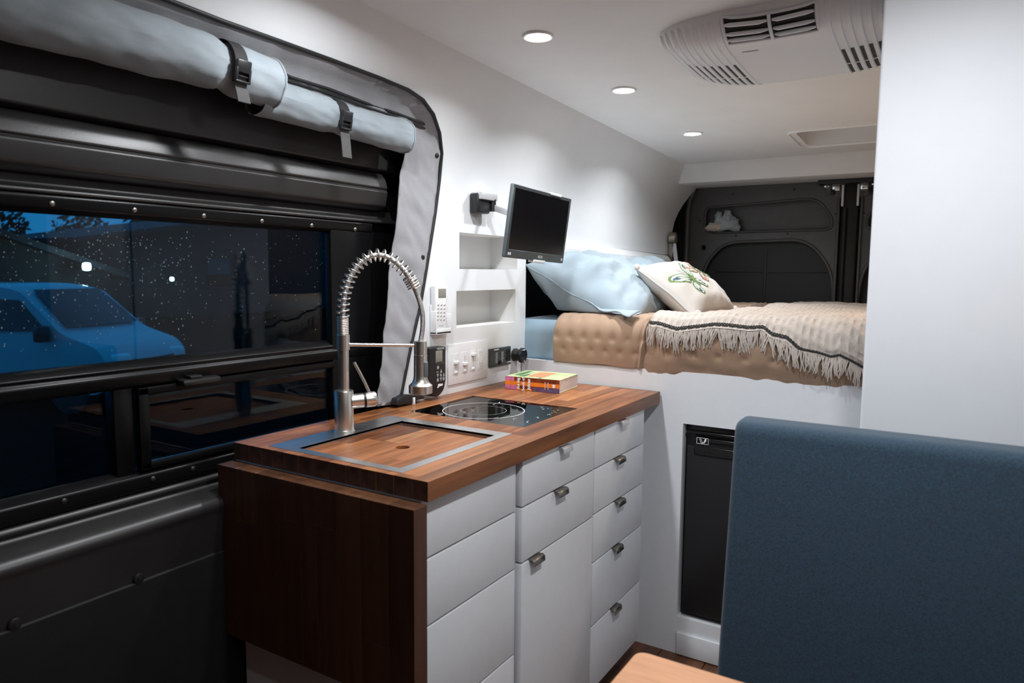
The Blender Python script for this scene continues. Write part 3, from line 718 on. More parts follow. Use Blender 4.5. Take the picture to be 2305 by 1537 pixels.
b.make('braid_edge', 'trim_black', th, smooth=80); b2.make('braid_edge', 'trim_black', th, smooth=80)
random.seed(9); b = B()
i = 0
while i < 330:
    u0 = i/330*.80; cl = random.randint(3, 8); ln = random.uniform(.048, .072); lean = random.uniform(-.25, .25)
    for k in range(cl):
        u = u0 + k*.0022; p = Vector(throw(u, 0, False, .001)); L = ln*random.uniform(.85, 1.08); ph = random.uniform(0, 6)
        tx = lean*L + random.uniform(-.006, .006); pts = []
        for j in range(6):
            t = j/5; pts.append(p + Vector((tx*t + (u0-u)*.25*t + .0025*math.sin(ph+t*5), -.004*math.sin(t*3) + .012*t*t*random.uniform(-.3, .3) - .003, -L*t*(1 - .05*t))))
        b.tube(pts, lambda q: .0025 - .0002*q, 5)
    i += cl*.72*(1 if random.random() > .2 else 1.4)
b.make('fringe', 'throw_cream', th, smooth=80, kind='stuff')

# pillows
def pillow_fn(c, U, V, hu, hv, T, seed, wr=.010, flat=.35, pinch=.10):
    U = Vector(U).normalized(); V = (Vector(V) - U*Vector(V).dot(U)).normalized(); N = U.cross(V)
    if N.z < 0: N = -N
    c = Vector(c)
    def f(u, v, side, lift=0):
        a = max(0, 1 - abs(u)**2.4); d = max(0, 1 - abs(v)**2.4); t = T*(a*d)**.48
        k = 1 - pinch*(abs(v)**2)*(1-abs(u)**2)*.8; k2 = 1 - pinch*(abs(u)**2)*(1-abs(v)**2)
        w = (noise.noise(Vector((u*2.3+seed, v*2.3, side*3))) + .45*abs(noise.noise(Vector((u*7+v*4+seed, v*6-u*2, 3)))) + .6*noise.noise(Vector((u*5+v*3+seed, v*2-u, 7+side))))
        rad = noise.noise(Vector((math.atan2(v, u)*3.2+seed, math.hypot(u, v)*1.2, side*2)))
        t2 = t + wr*(w*.9 + rad*1.3*min(1, math.hypot(u, v)))*min(1, a*d*2.2)
        p = c + U*(hu*u*k2) + V*(hv*v*k) + N*((t2 + lift)*side) + N*(.01*noise.noise(Vector((u*1.5+seed, v*1.5, 9))))
        if p.z < 1.165: p.z = 1.165 - (1.165 - p.z)*.08      # rests on the bedding
        return p
    return f
def pillow(f, name, m, parent=None, n=56):
    b = B(); mp = lambda t: math.sin((t*2-1)*math.pi/2)
    b.grid(lambda u, v: f(mp(u), mp(v), 1), n, n); b.grid(lambda u, v: f(mp(u), mp(v), -1), n, n)
    bmesh.ops.remove_doubles(b.bm, verts=b.bm.verts, dist=.0004)
    return b.make(name, m, parent, smooth=180)
f1 = pillow_fn((-1.175, 2.67, 1.222), (.88, .0, -.47), (0, 1, 0), .245, .335, .135, 1, .030)
t = thing('pillow', (-1.2, 2.68, 1.15), 'large puffy light blue pillow in front, below the monitor', 'pillow', 'blue pillows on the bed')
pillow(f1, 'cushion_body', 'pillow_blue', t)
b = B()   # sewn flange at the near edge and lower corner
def flange(u, v):
    q = lerp(-1.0, 1.06, u); w = lerp(-1.0, -1.075 - .03*max(0, q)**4, v); p = f1(max(-1, min(1, q)), -1, 1); d = f1(0, -1, 1) - f1(0, 0, 1); d.z = 0; d.normalize()
    return Vector((p.x, p.y, max(p.z, 1.178))) + d*(.030*v*sm((q-.1)/.8)*(1 + .8*max(0, q)**6)) + Vector((.03*max(0, q-1)/.06, 0, -.016*v*max(0, q)**3 + .006*v*math.sin(q*9)))
b.grid(flange, 60, 5); b.make('flange', 'pillow_blue', t, smooth=80, solid=.004)
f2 = pillow_fn((-1.19, 3.38, 1.222), (.83, .02, -.56), (0, 1, 0), .25, .32, .105, 5, .022)
t = thing('pillow', (-1.2, 3.4, 1.15), 'light blue pillow farther back, partly hidden behind the white cushion', 'pillow', 'blue pillows on the bed')
pillow(f2, 'cushion_body', 'pillow_blue', t)
# embroidered cushion
f3 = pillow_fn((-.905, 2.78, 1.242), (.74, -.02, -.56), (.03, 1, .02), .155, .225, .075, 11, .006, pinch=.06)
t = thing('embroidered_cushion', (-.9, 2.8, 1.16), 'white cushion embroidered with butterflies leaning on the blue pillows', 'cushion')
pillow(f3, 'cushion_body', 'cushion_white', t, 48)
b = B(); ring = []
for a, c_ in ((-1, -1), (1, -1), (1, 1), (-1, 1)): pass
pts = [f3(lerp(-1, 1, k/30), -1, 1) for k in range(31)] + [f3(1, lerp(-1, 1, k/40), 1) for k in range(1, 41)] + [f3(lerp(1, -1, k/30), 1, 1) for k in range(1, 31)] + [f3(-1, lerp(1, -1, k/40), 1) for k in range(1, 40)]
b.tube(pts, .0042, 6, closed=True); b.make('piping', 'cushion_side', t, smooth=80)
for k_ in (.15, .3):
    b = B(); b.tube([f3(lerp(-.95, .95, k/30), -1+k_*.45, -1, .001) for k in range(31)], .0012, 5); b.make('side_stitching', 'print_grey', t)
def patch(mname, name, pl, cu, cv, sc, ang, lift, parent):
    """flat embroidery shape laid onto the cushion surface"""
    ca, sa = math.cos(ang), math.sin(ang); b = B()
    def mp(a, c): a, c = a*sc, c*sc; return f3(cu + (a*ca - c*sa)/.155, cv + (a*sa + c*ca)/.225, 1, lift)
    b.sheet(pl, [], mp, .15); return b.make(name, mname, parent, smooth=80)
def scalepl(pl, k, c): return [(c[0]+(x-c[0])*k, c[1]+(y-c[1])*k) for x, y in pl]
WF = rpoly([(.06, .05), (.35, .62), (.95, .98), (1.12, .82), (.92, .35), (.55, .0)], .14, 3); WH = rpoly([(.05, 0), (.55, -.05), (.78, -.35), (.62, -.78), (.32, -.72), (.12, -.35)], .14, 3)
def butterfly(cu, cv, sc, ang, m1, m2, m3, m4):
    for sx in (-1, 1):
        for wing, c in ((WF, (.62, .5)), (WH, (.42, -.38))):
            pl = [(x*sx, y) for x, y in wing]; cs = (c[0]*sx, c[1])
            w = patch(m1, 'wing', pl, cu, cv, sc, ang, .0012, t); patch(m2, 'wing_fill', scalepl(pl, .80, cs), cu, cv, sc, ang, .0018, w)
            for k in range(4):
                th_ = lerp(.15, .85, k/3); tip = Vector(wing[int((len(wing)-1)*lerp(.28, .78, k/3))]); tip.x *= sx; d = tip.normalized(); q = Vector((-d.y, d.x))*.022; a = Vector((.05*sx, .0)); e = tip*.93
                patch(m1, 'vein', [tuple(a-q*.6), tuple(e-q), tuple(e+q), tuple(a+q*.6)], cu, cv, sc, ang, .0024, w)
            patch(m3, 'wing_spot', scalepl(pl, .30, (cs[0]*1.45, cs[1]*1.38)), cu, cv, sc, ang, .0022, w)
    patch(m4, 'butterfly_body', rpoly([(-.05, .3), (.05, .3), (.06, -.4), (-.06, -.4)], .05, 3), cu, cv, sc, ang, .0028, t)
    for sx in (-1, 1): patch(m4, 'antenna', [(0, .28), (sx*.22, .85), (sx*.25, .84), (sx*.03, .28)], cu, cv, sc, ang, .002, t)
butterfly(.10, -.42, .088, 1.9, 'thread_green', 'thread_pale', 'thread_blue', 'thread_green')
butterfly(-.16, .20, .072, 1.9, 'thread_brown', 'cushion_white', 'thread_red', 'thread_brown')
butterfly(-.20, .72, .050, 2.1, 'thread_green', 'thread_teal', 'thread_teal', 'thread_green')
for cu, cv in ((-1, -1), (1, -1), (1, 1), (-1, 1)):
    p = f3(cu*.98, cv*.98, 1); b = B(); b.lathe(p, (0, 0, 1), [(-.014, .003), (-.008, .011), (.002, .012), (.010, .007), (.013, .001)], 10); b.noise(.004, 60); b.make('corner_pom', 'cushion_white', t, smooth=80)

# ================================================================== WALL DEVICES
def wallbox(u0, v0, u1, v1, x, d, bev=.002, m='white_plastic', name='body', parent=None, seg=2):
    """box on the wall plane x, spanning the photo pixels of its corners, d deep"""
    a = px(u0, v0, 0, x); c = px(u1, v1, 0, x); b = B(); b.box((x-d, a.y, a.z), (x, c.y, c.z), bev, seg); return b.make(name, m, parent)
# monitor
mo = thing('monitor', (-1.18, 2.04, 1.34), 'flat black monitor on a folding silver arm off the white wall', 'monitor')
mr_ = Vector((.0182, .9991, -.0382)); mu_ = Vector((.116, .0358, .9926)); mn = mr_.cross(mu_); mc = Vector((-1.1608, 2.038, 1.4573))
MM = Matrix((mr_, mu_, mn)).transposed().to_4x4(); MM.translation = mc
hw, hh = .1834, .112
B().box((-hw, -hh, -.014), (hw, hh, 0), .0045, 3, MM).make('housing', 'grey_plastic', mo)
b = B()
for r in ((-hw+.002, hh-.012, hw-.002, hh-.002), (-hw+.002, -hh+.002, hw-.002, -hh+.026), (-hw+.002, -hh+.02, -hw+.012, hh-.01), (hw-.012, -hh+.02, hw-.002, hh-.01)): b.box((r[0], r[1], -.002), (r[2], r[3], .0012), .0006, 1, MM)
b.make('bezel', 'panel_grey', mo)
B().box((-hw+.011, -hh+.025, -.003), (hw-.011, hh-.011, .0006), 0, 1, MM).make('screen', 'screen', mo, smooth=0)
for cx, cy, w, h_ in ((.075, hh, .036, .006), (.022, -hh, .038, .007)):
    b = B(); b.box((cx-w, cy-h_, -.020), (cx+w*.9, cy+h_*.4, .004), .0015, 2, MM); b.make('clip', 'clip_clear', mo)
b = B(); b.text('ASUS', .013, MM @ Vector((.022, -hh+.013, .0013)), mr_, mu_); b.make('logo', 'print_white', mo, smooth=0)
b = B()
for cx in (-.168, -.158, .168): b.box((cx-.003, -hh+.009, .001), (cx+.003, -hh+.017, .0015), 0, 1, MM)
b.make('buttons', 'print_white', mo, smooth=0, kind='stuff')
ar = mo
a0 = px(1077, 433, 0, -1.352); a1 = px(1104, 482, 0, -1.352)
B().box((-1.389, a0.y, a1.z), (-1.352, a1.y, a0.z), .007, 3).make('wall_block', 'black_plastic', ar)
a2 = px(1119, 454, 0, -1.345)
B().box((-1.386, a0.y+.004, a2.z+.001), (-1.342, a2.y, a0.z+.004), .003).make('cap', 'silver_plastic', ar)
j = Vector((-1.352, a2.y-.016, a2.z)); B().cyl(j + Vector((0, 0, .006)), j + Vector((0, 0, -.034)), .011, 20).make('pivot', 'black_plastic', ar)
e_ = mc - mn*.02 + Vector((0, .02, .01)); dv = (e_ - j - Vector((0, 0, -.02))); L = dv.length; dv.normalize(); q = Matrix((dv, Vector((0, 0, 1)).cross(dv).normalized(), dv.cross(Vector((0, 0, 1)).cross(dv)).normalized())).transposed().to_4x4(); q.translation = j + Vector((0, 0, -.020))
B().box((-.004, -.005, -.0105), (L, .005, .0105), .003, 2, q).make('arm_link', 'silver_plastic', ar)
B().box((-.04, -.04, -.02), (.04, .04, -.0143), .002, 1, MM).make('mount_plate', 'black_plastic', ar)
# remote of the air conditioner in its holder
rc = thing('remote_control', (-1.38, 1.80, 1.12), 'white remote control in a wall holder beside the grey fabric edge', 'remote')
XR = -1.368
wallbox(980, 641, 1006, 742, XR, .020, .005, 'white_plastic', 'remote_body', rc, 3)
wallbox(987, 650, 1004, 670, XR+.0006, .002, .0004, 'lcd', 'display', rc)
b = B(); random.seed(4)
for r_ in range(5):
    for c_ in range(3):
        p = px(987 + c_*7 - r_*.3, 686 + r_*8.2, 0, XR+.0005); b.box((XR-.001, p.y-.0045, p.z-.0032), (XR+.0012, p.y+.0045, p.z+.0032), .001, 1)
b.make('buttons', 'silver_plastic', rc, kind='stuff')
b = B(); p = px(993, 733, 0, XR); b.text('Dometic', .007, (XR+.0006, p.y, p.z), (0, 1, 0), (0, 0, 1)); b.make('logo', 'print_grey', rc, smooth=0)
hd = B(); a = px(975, 700, 0, XR-.012); c = px(1008, 747, 0, XR-.006)
hd.box((-1.389, a.y-.006, c.z-.004), (XR-.016, c.y+.003, a.z+.02), .003); hd.box((-1.389, a.y-.006, c.z-.004), (XR+.006, c.y+.003, c.z+.006), .003); hd.box((-1.389, a.y-.006, c.z-.004), (XR+.005, a.y-.001, a.z), .002); hd.box((-1.389, c.y, c.z-.004), (XR+.005, c.y+.004, a.z-.01), .002)
hd.box((XR+.002, a.y-.006, c.z-.004), (XR+.006, c.y+.004, c.z+.014), .002); hd.make('holder', 'white_plastic', rc)
# fan remote
fr_ = thing('fan_remote', (-1.37, 1.79, .93), 'black handheld remote with a grey display hanging behind the faucet sprayer', 'remote')
XF = -1.352
pl = [px(u, v, 0, XF) for u, v in ((968, 783), (1004, 779), (1004, 855), (1000, 878), (986, 895), (971, 890), (962, 872), (966, 850))]
poly2 = rpoly([(p.y, p.z) for p in pl], (.006, .006, .004, .012, .015, .015, .012, .004), 4)
B().prism([(XF-.034, y, z) for y, z in poly2], (.034, 0, 0), .004, 3).make('body', 'black_plastic', fr_)
wallbox(981, 790, 996, 815, XF+.0006, .002, .0004, 'lcd', 'display', fr_); wallbox(982, 815.5, 1000, 818, XF+.0006, .002, .0004, 'panel_grey', 'display_lip', fr_)
b = B(); X = XF + .0008
def tri(u, v, s, up):
    p = px(u, v, 0, X); k = 1 if up else -1; b.poly([(X, p.y-s, p.z-s*.9*k), (X, p.y+s, p.z-s*.9*k), (X, p.y, p.z+s*1.3*k)])
def dot(u, v, s):
    p = px(u, v, 0, X); b.poly([(X, p.y+s*math.cos(k*math.pi/6), p.z+s*math.sin(k*math.pi/6)) for k in range(12)])
tri(993, 835, .006, True); tri(999, 843, .006, True); tri(985.5, 845, .006, False); tri(992.5, 853, .006, False); dot(986, 827, .006); dot(992.5, 844, .005); dot(985.5, 855, .006); dot(998.5, 852, .006)
p = px(985, 836, 0, X); b.poly([(X, p.y-.006, p.z-.003), (X, p.y+.006, p.z-.003), (X, p.y+.006, p.z), (X, p.y-.006, p.z)]); b.make('keys', 'print_dim', fr_, smooth=0, kind='stuff')
p = px(992, 784.5, 0, X); b = B(); b.text('MAXXAIR', .0085, (XF, p.y, p.z), (0, 1, 0), (0, 0, 1), .0008); b.make('lettering', 'print_white', fr_, smooth=0); b = B()
q = px(984, 873, 0, X); b.poly([(X, q.y, q.z), (X, q.y+.006, q.z+.012), (X, q.y+.030, q.z+.010), (X, q.y+.028, q.z+.004), (X, q.y+.010, q.z+.003), (X, q.y+.006, q.z-.001)]); b.make('logo', 'print_white', fr_, smooth=0)
# switch plate
sw = thing('switch_plate', (-1.388, 1.96, .95), 'white wall plate with three slider switches and a socket', 'switch plate')
pa = px(1009, 778, 0, -1.386); pb = px(1097, 849, 0, -1.386)
B().box((-1.3895, pa.y, pb.z), (-1.385, pb.y, pa.z+.003), .002).make('plate', 'white_plastic', sw)
for u, v, k in ((1026, 819, 2), (1046, 815, -3), (1065, 811, 10)):
    p = px(u, v, 0, -1.384); b = B()
    b.box((-1.386, p.y-.017, p.z-.035), (-1.3838, p.y+.017, p.z+.035), .001); s_ = b.make('slider_track', 'wall_white', sw)
    b = B(); b.box((-1.385, p.y-.001, p.z-.02), (-1.3834, p.y+.001, p.z+.022)); b.make('slot', 'print_grey', s_, smooth=0)
    z = p.z + .002*k; b = B(); b.box((-1.386, p.y-.012, z-.004), (-1.374, p.y+.012, z+.006), .002); b.make('slider_knob', 'white_plastic', s_); b = B(); b.box((-1.386, p.y-.007, p.z-.032), (-1.380, p.y+.007, p.z-.024), .002); b.make('rocker', 'white_plastic', s_)
p = px(1082, 808, 0, -1.384); b = B(); b.box((-1.386, p.y-.016, p.z-.035), (-1.3835, p.y+.016, p.z+.035), .001); so = b.make('socket', 'wall_white', sw)
b = B()
for dz in (-.018, .020):
    for dy in (-.006, .006): b.box((-1.385, p.y+dy-.001, p.z+dz-.001), (-1.3832, p.y+dy+.001, p.z+dz+.008))
    b.cyl((-1.385, p.y, p.z+dz-.007), (-1.3832, p.y, p.z+dz-.007), .002, 8)
b.make('socket_holes', 'print_grey', so, smooth=0)
# black control panel and round gauge
cp = thing('control_panel', (-1.388, 2.15, .96), 'dark grey control panel with two black buttons beside the round gauge', 'control panel')
pa = px(1103, 786, 0, -1.382); pb = px(1149, 819, 0, -1.382)
B().box((-1.3895, pa.y, pb.z), (-1.380, pb.y, pa.z), .002).make('plate', 'panel_grey', cp)
b = B(); dy = pb.y - pa.y; dz = pa.z - pb.z; random.seed(8)
for col_ in (.24, .52):
    for k in range(14):
        zz = pb.z + dz*(.2 + .042*k); w = random.uniform(.010, .020); b.box((-1.381, pa.y+dy*col_, zz), (-1.3797, pa.y+dy*col_+w, zz+.0018))
b.make('scale_marks', 'print_dim', cp, smooth=0, kind='stuff')
b = B()
for (cy, cz, w, h_) in ((.17, .90, .030, .004), (.78, .56, .016, .003), (.80, .12, .026, .0035)): b.box((-1.381, pa.y+dy*cy, pb.z+dz*cz), (-1.3795, pa.y+dy*cy+w, pb.z+dz*cz+h_))
b.make('print_bars', 'print_white', cp, smooth=0)
for cz in (.72, .38): B().box((-1.382, pa.y+dy*.76, pb.z+dz*cz-.010), (-1.375, pa.y+dy*.76+.022, pb.z+dz*cz+.010), .003).make('button', 'black', cp)
B().cyl((-1.382, pa.y+dy*.43, pb.z+dz*.22), (-1.373, pa.y+dy*.43, pb.z+dz*.22), .007, 14).make('button', 'black', cp)
yg = px(1160, 798, 0, -1.385).y; pg = px(1179, 800, 1, yg)
gg = thing('round_gauge', (-1.388, yg, pg.z), 'round black display unit sticking out of the wall beside the bed', 'gauge')
Lg = pg.x + 1.389
B().lathe((-1.389, yg, pg.z), (1, 0, 0), [(0, .024), (.010, .024), (.016, .020), (.022, .020), (.03, .028), (Lg-.004, .028), (Lg, .026), (Lg, .023), (Lg-.002, .0225), (Lg-.002, .001)], 36).make('body', 'black_plastic', gg)
B().cyl((pg.x-.002, yg, pg.z), (pg.x-.0012, yg, pg.z), .018, 24).make('display', 'screen', gg, smooth=0)
b = B(); b.box((pg.x-.0005, yg-.010, pg.z+.019), (pg.x+.0006, yg+.010, pg.z+.0225)); b.cyl((pg.x-.0005, yg+.004, pg.z-.021), (pg.x+.0006, yg+.004, pg.z-.021), .0025, 10); b.make('marks', 'print_white', gg, smooth=0)
# black clip on the worktop back edge
cl = thing('cable_clip', (-1.37, 1.68, WZ1), 'black bracket on the worktop corner beside the black remote', 'bracket')
pc = [px(u, v, 0, -1.362) for u, v in ((892, 912), (897, 897), (905, 894), (914, 888), (950, 889), (956, 892), (956, 898), (940, 900), (930, 908))]
B().prism([(-1.388, p.y, max(p.z, WZ1+.0004)) for p in pc], (.026, 0, 0), .003).make('bracket_body', 'black_plastic', cl)
p = px(932, 905, 0, -1.36); B().box((-1.366, p.y-.004, WZ1+.0003), (-1.358, p.y+.004, p.z+.014), .001).make('post', 'white_plastic', cl)

# book -------------------------------------------------------------------
o = Vector((-1.293, 2.0425, WZ1+.0006)); r_ = (Vector((-1.0933, 2.061, WZ1+.0006)) - o); Lb = r_.length; r_.normalize(); dd = Vector((-r_.y, r_.x, 0)); Tb = .044; Db = .168
bk = thing('book', o, 'thick paperback with an orange and brown spine lying on the worktop', 'book')
BM = Matrix((r_, dd, Vector((0, 0, 1)))).transposed().to_4x4(); BM.translation = o
B().box((.001, .0015, .0012), (Lb-.001, Db-.001, Tb-.0012), 0, 1, BM).make('page_block', 'book_paper', bk, smooth=0)
cv = B().box((0, 0, Tb-.0012), (Lb, Db, Tb), 0, 1, BM).make('front_cover', 'book_green', bk, smooth=0); B().box((0, 0, 0), (Lb, Db, .0012), 0, 1, BM).make('back_cover', 'book_green', bk, smooth=0)
spn = B().box((0, -.0008, 0), (Lb, .0016, Tb), .0004, 1, BM).make('spine', 'book_brown', bk, smooth=0)
def spbox(x0, z0, x1, z1, m, nm, e=.0012): b = B(); b.box((Lb*x0, -e, Tb*z0), (Lb*x1, -.0004, Tb*z1), 0, 1, BM); return b.make(nm, m, spn, smooth=0)
spbox(.0, .67, .17, .995, 'book_pink', 'print_patch', .0010); spbox(.0, .005, .22, .36, 'book_pink', 'print_patch', .0010); spbox(.80, .005, 1, .34, 'book_purple', 'print_patch', .0010); spbox(.52, .005, .80, .3, 'book_purple', 'print_patch', .0009); spbox(0, .36, 1, .67, 'book_orange', 'print_band', .0012); spbox(.22, .005, .5, .10, 'book_orange', 'print_patch', .0010)
b = B(); upv = Vector((0, 0, 1)); sx_ = -r_
for txt, xx, sz in (('the big', .25, .0142), ('book of', .345, .0142), ('juices', .445, .0165)):
    b.text(txt, sz, BM @ Vector((Lb*xx, -.0013, Tb*.5)), upv, -r_, .0003, .0006)
b.make('title', 'print_white', spn, smooth=0); b = B()
for txt, xx in (('NATALIE', .745), ('SAVONA', .80)): b.text(txt, .0062, BM @ Vector((Lb*xx, -.0013, Tb*.5)), upv, -r_, .0003)
b.make('author', 'print_white', spn, smooth=0); b = B()
b.poly([BM @ Vector((Lb*(.90 + .028*math.cos(a*.5236)*(1.1 if a < 6 else .8)), -.0016, Tb*(.5+.15*math.sin(a*.5236)))) for a in range(12)])
b.make('publisher_mark', 'print_white', spn, smooth=0)
def cvbox(x0, y0, x1, y1, m, e): b = B(); b.poly([BM @ Vector((Lb*a, Db*c, Tb+e)) for a, c in ((x0, y0), (x1, y0+.02), (x1-.03, y1), (x0+.02, y1-.03))]); b.make('print_patch', m, cv, smooth=0)
cvbox(.33, .15, .66, .88, 'book_peach', .0004); cvbox(.08, .2, .2, .9, 'book_dark_green', .0004); cvbox(.22, .10, .32, .5, 'book_dark_green', .0005); cvbox(.58, .02, .66, .14, 'book_dark_green', .0005)

# ================================================================== SLIDING DOOR FABRIC
ds = thing('door_surround', (-1.4, 1.2, .92), 'grey fabric surround with black piping framing the sliding door', 'fabric surround')
outer = [(-.45, EDGE[0].z), (.3, EDGE[0].z)] + [(p.y, p.z) for p in EDGE] + [(1.60, .915)]
inn = [px(u, v, 0, -1.395) for u, v in ((848, 915), (862, 790), (885, 560), (897, 420), (908, 330))]
inner = [(p.y, p.z) for p in inn] + [(1.58, 1.70), (1.3, 1.715), (-.45, 1.725)]
from mathutils.geometry import intersect_point_line
def edist(y, z):
    d = 9
    for a, c in zip(outer, outer[1:]):
        q, t_ = intersect_point_line(Vector((y, z, 0)), Vector((*a, 0)), Vector((*c, 0))); t_ = max(0, min(1, t_)); q = Vector((*a, 0)).lerp(Vector((*c, 0)), t_); d = min(d, (q - Vector((y, z, 0))).length)
    return d
def surf(y, z):
    d = edist(y, z); top = sm((z-1.66)/.10); x = WX(y, z) + .004 - top*.034*sm(d/lerp(.034, .018, sm((y-1.2)/.5))) - (1-top)*.012*sm(d/.05)
    w = .010*noise.noise(Vector((y*9, z*6, 1))) + .010*abs(noise.noise(Vector((y*16+z*10, z*7-y*9, 4)))) + .004*noise.noise(Vector((y*34+z*20, z*18, 2)))
    return Vector((x + w*min(1, d/.03), y, z))
B().sheet(outer + inner[0:], [], surf, .014).make('fabric', 'grey_fabric', ds, smooth=180, solid=.003)
b = B(); b.tube([Vector((WX(y, z)+.006, y, z)) for y, z in outer], .0055, 8); b.make('piping', 'rubber', ds, smooth=80)
zl = [px(u, v, 0, -1.40) for u, v in ((560, 148), (640, 178), (720, 204), (800, 232), (880, 258), (940, 280), (978, 295))]
b = B(); b.tube([surf(p.y, p.z) + Vector((.004, 0, 0)) for p in zl], .0042, 6); b.tube([surf(p.y, p.z-.010) + Vector((.004, 0, 0)) for p in zl], .0035, 6); b.make('zipper', 'zip', ds, smooth=80)
p = px(905, 283, 0, -1.372); b = B(); b.box((p.x, p.y-.006, p.z-.014), (p.x+.004, p.y+.006, p.z+.014), .002); b.tube([(p.x+.003, p.y-.003, p.z-.012), (p.x+.004, p.y-.002, p.z-.034), (p.x+.004, p.y+.004, p.z-.034), (p.x+.003, p.y+.003, p.z-.012)], .0018, 6); b.make('zipper_pull', 'chrome', ds)
for u, v in ((980, 350), (953, 579)):
    p = px(u, v, 0, -1.384); q = surf(p.y, p.z); B().lathe(q, (1, 0, 0), [(0, .0075), (.004, .007), (.006, .003), (.006, .0005)], 16).make('snap', 'black_plastic', ds)
def roll(name, label, y0, y1, cx, czf, rf, ysm, n=48):
    t = thing(name, (cx, (y0+y1)/2, czf((y0+y1)/2)), label, 'fabric roll', 'rolled fabric covers above the sliding door')
    def f(u, v):
        y = lerp(y0, y1, u); a = 2*math.pi*v; r = rf(y)*(1 + .09*noise.noise(Vector((y*7, math.cos(a)*1.2, math.sin(a)*1.2))) + .05*noise.noise(Vector((y*22+math.sin(a)*2, math.cos(a)*2, math.sin(a)*3))) + .08*abs(noise.noise(Vector((y*40, math.cos(a)*3, math.sin(a)*4))))*math.exp(-((y-ysm)/.05)**2))
        return (cx + r*math.cos(a)*.95, y, czf(y) + r*math.sin(a))
    B().grid(f, 130, n).make('fabric_tube', 'roll_fabric', t, smooth=180)
    for yy, sgn in ((y0, 1), (y1, -1)):      # spiral end
        b = B(); R = rf(yy); b.grid(lambda u, v: (cx + (R*(.84 - .72*u) + .002*v)*math.cos(u*22), yy + sgn*(.004 + v*.03), czf(yy) + (R*(.84 - .72*u))*math.sin(u*22)), 110, 1); b.make('spiral_end', 'dark_fabric', t, smooth=180, solid=.002)
    b = B(); b.tube([f(1 if y1 > 0 else 0, k/40) for k in range(40)], .003, 6, closed=True); b.make('hem', 'roll_fabric', t, smooth=80)
    return t
r1f = lambda y: .0555 - .011*math.exp(-((y-.985)/.022)**2) - .004*sm((y-1.02)/.1)
roll('rolled_cover', 'long grey-blue fabric roll nearest the camera, strapped under the door header', -.45, 1.118, -1.338, lambda y: 1.736 - .010*sm((y-.9)/.25), r1f, .985)
r2f = lambda y: .043 - .006*math.exp(-((y-1.335)/.02)**2) + .004*sm((y-1.45)/.12)
roll('rolled_cover', 'shorter grey-blue fabric roll beside the zipper pull', 1.092, 1.598, -1.362, lambda y: 1.700 - .010*sm((y-1.1)/.4), r2f, 1.33)
def strap(y, cx, cz, r, tail, label, dy=.0):
    t = thing('buckle_strap', (cx+r, y, cz), label, 'strap', 'straps with buckles around the fabric rolls')
    w = .0155; pts = []
    for k in range(17):
        a = math.radians(128 - 10.5*k); pts.append(Vector((cx + (r+.003)*math.cos(a), y + dy*k/40, cz + (r+.003)*math.sin(a))))
    pts.insert(0, pts[0] + Vector((-.02, 0, .028)))
    def band(P, m, nm, th=.002):
        b = B(); b.rings([[p + Vector((0, -w, 0)), p + Vector((0, w, 0)), p + Vector((th, w, th*.4)), p + Vector((th, -w, th*.4))] for p in P]); return b.make(nm, m, t, smooth=50)
    band(pts, 'strap', 'webbing')
    e = pts[-1]; band([pts[-2] + Vector((.004, 0, 0)), e + Vector((.004, .001, -.004)), e + Vector((.006, .004, -tail*.5)), e + Vector((.004, .010, -tail))], 'strap_end', 'strap_tail')
    # buckle
    ab = math.radians(-12); n_ = Vector((math.cos(ab), 0, math.sin(ab))); u_ = Vector((-n_.z, 0, n_.x)); c_ = Vector((cx, y+dy*.3, cz)) + n_*(r+.008)
    K = Matrix((Vector((0, 1, 0)), u_, n_)).transposed().to_4x4(); K.translation = c_
    b = B(); b.box((-.0175, -.006, -.004), (.0175, .020, .005), .003, 2, K); b.box((-.0185, -.024, -.005), (-.0125, .004, .005), .002, 2, K); b.box((.0125, -.024, -.005), (.0185, .004, .005), .002, 2, K); b.box((-.0185, -.026, -.003), (.0185, -.021, .006), .002, 2, K); b.box((-.012, -.015, -.003), (.012, -.011, .003), .001, 1, K); b.make('buckle', 'black_plastic', t)
strap(.998, -1.338, 1.732, .0515, .040, 'black buckle strap cinching the long near fabric roll')
strap(1.328, -1.362, 1.694, .040, .075, 'black buckle strap with a long tail on the shorter fabric roll')

# ================================================================== CEILING AIR CONDITIONER
acx, acy, ahx, ahy, adp = -.405, 2.02, .315, .258, .065
ac = thing('air_conditioner', (acx, acy, zc(acy)), 'white ribbed air conditioner unit mounted on the ceiling', 'air conditioner')
def drop(x, y):
    a = abs(x-acx)/ahx; c = abs(y-acy)/ahy; r = (a**2.6 + c**4.2); return adp*max(0, 1 - r**1.5)**.55
def acp(x, y, l=0): return Vector((x, y, zc(y) - drop(x, y) - l))
def acyl(x, k=1): a = min(.999, abs(x-acx)/ahx); return ahy*max(0, (1 - a**2.6))**(1/4.2)*k
def acs(u, v):
    x = acx + ahx*math.sin((u*2-1)*math.pi/2); w = acyl(x); y = acy + w*math.sin((v*2-1)*math.pi/2)
    return acp(x, y)
LV = [(-.503, .262), ]
B().grid(acs, 90, 60).make('shell', 'ac_plastic', ac, smooth=60)
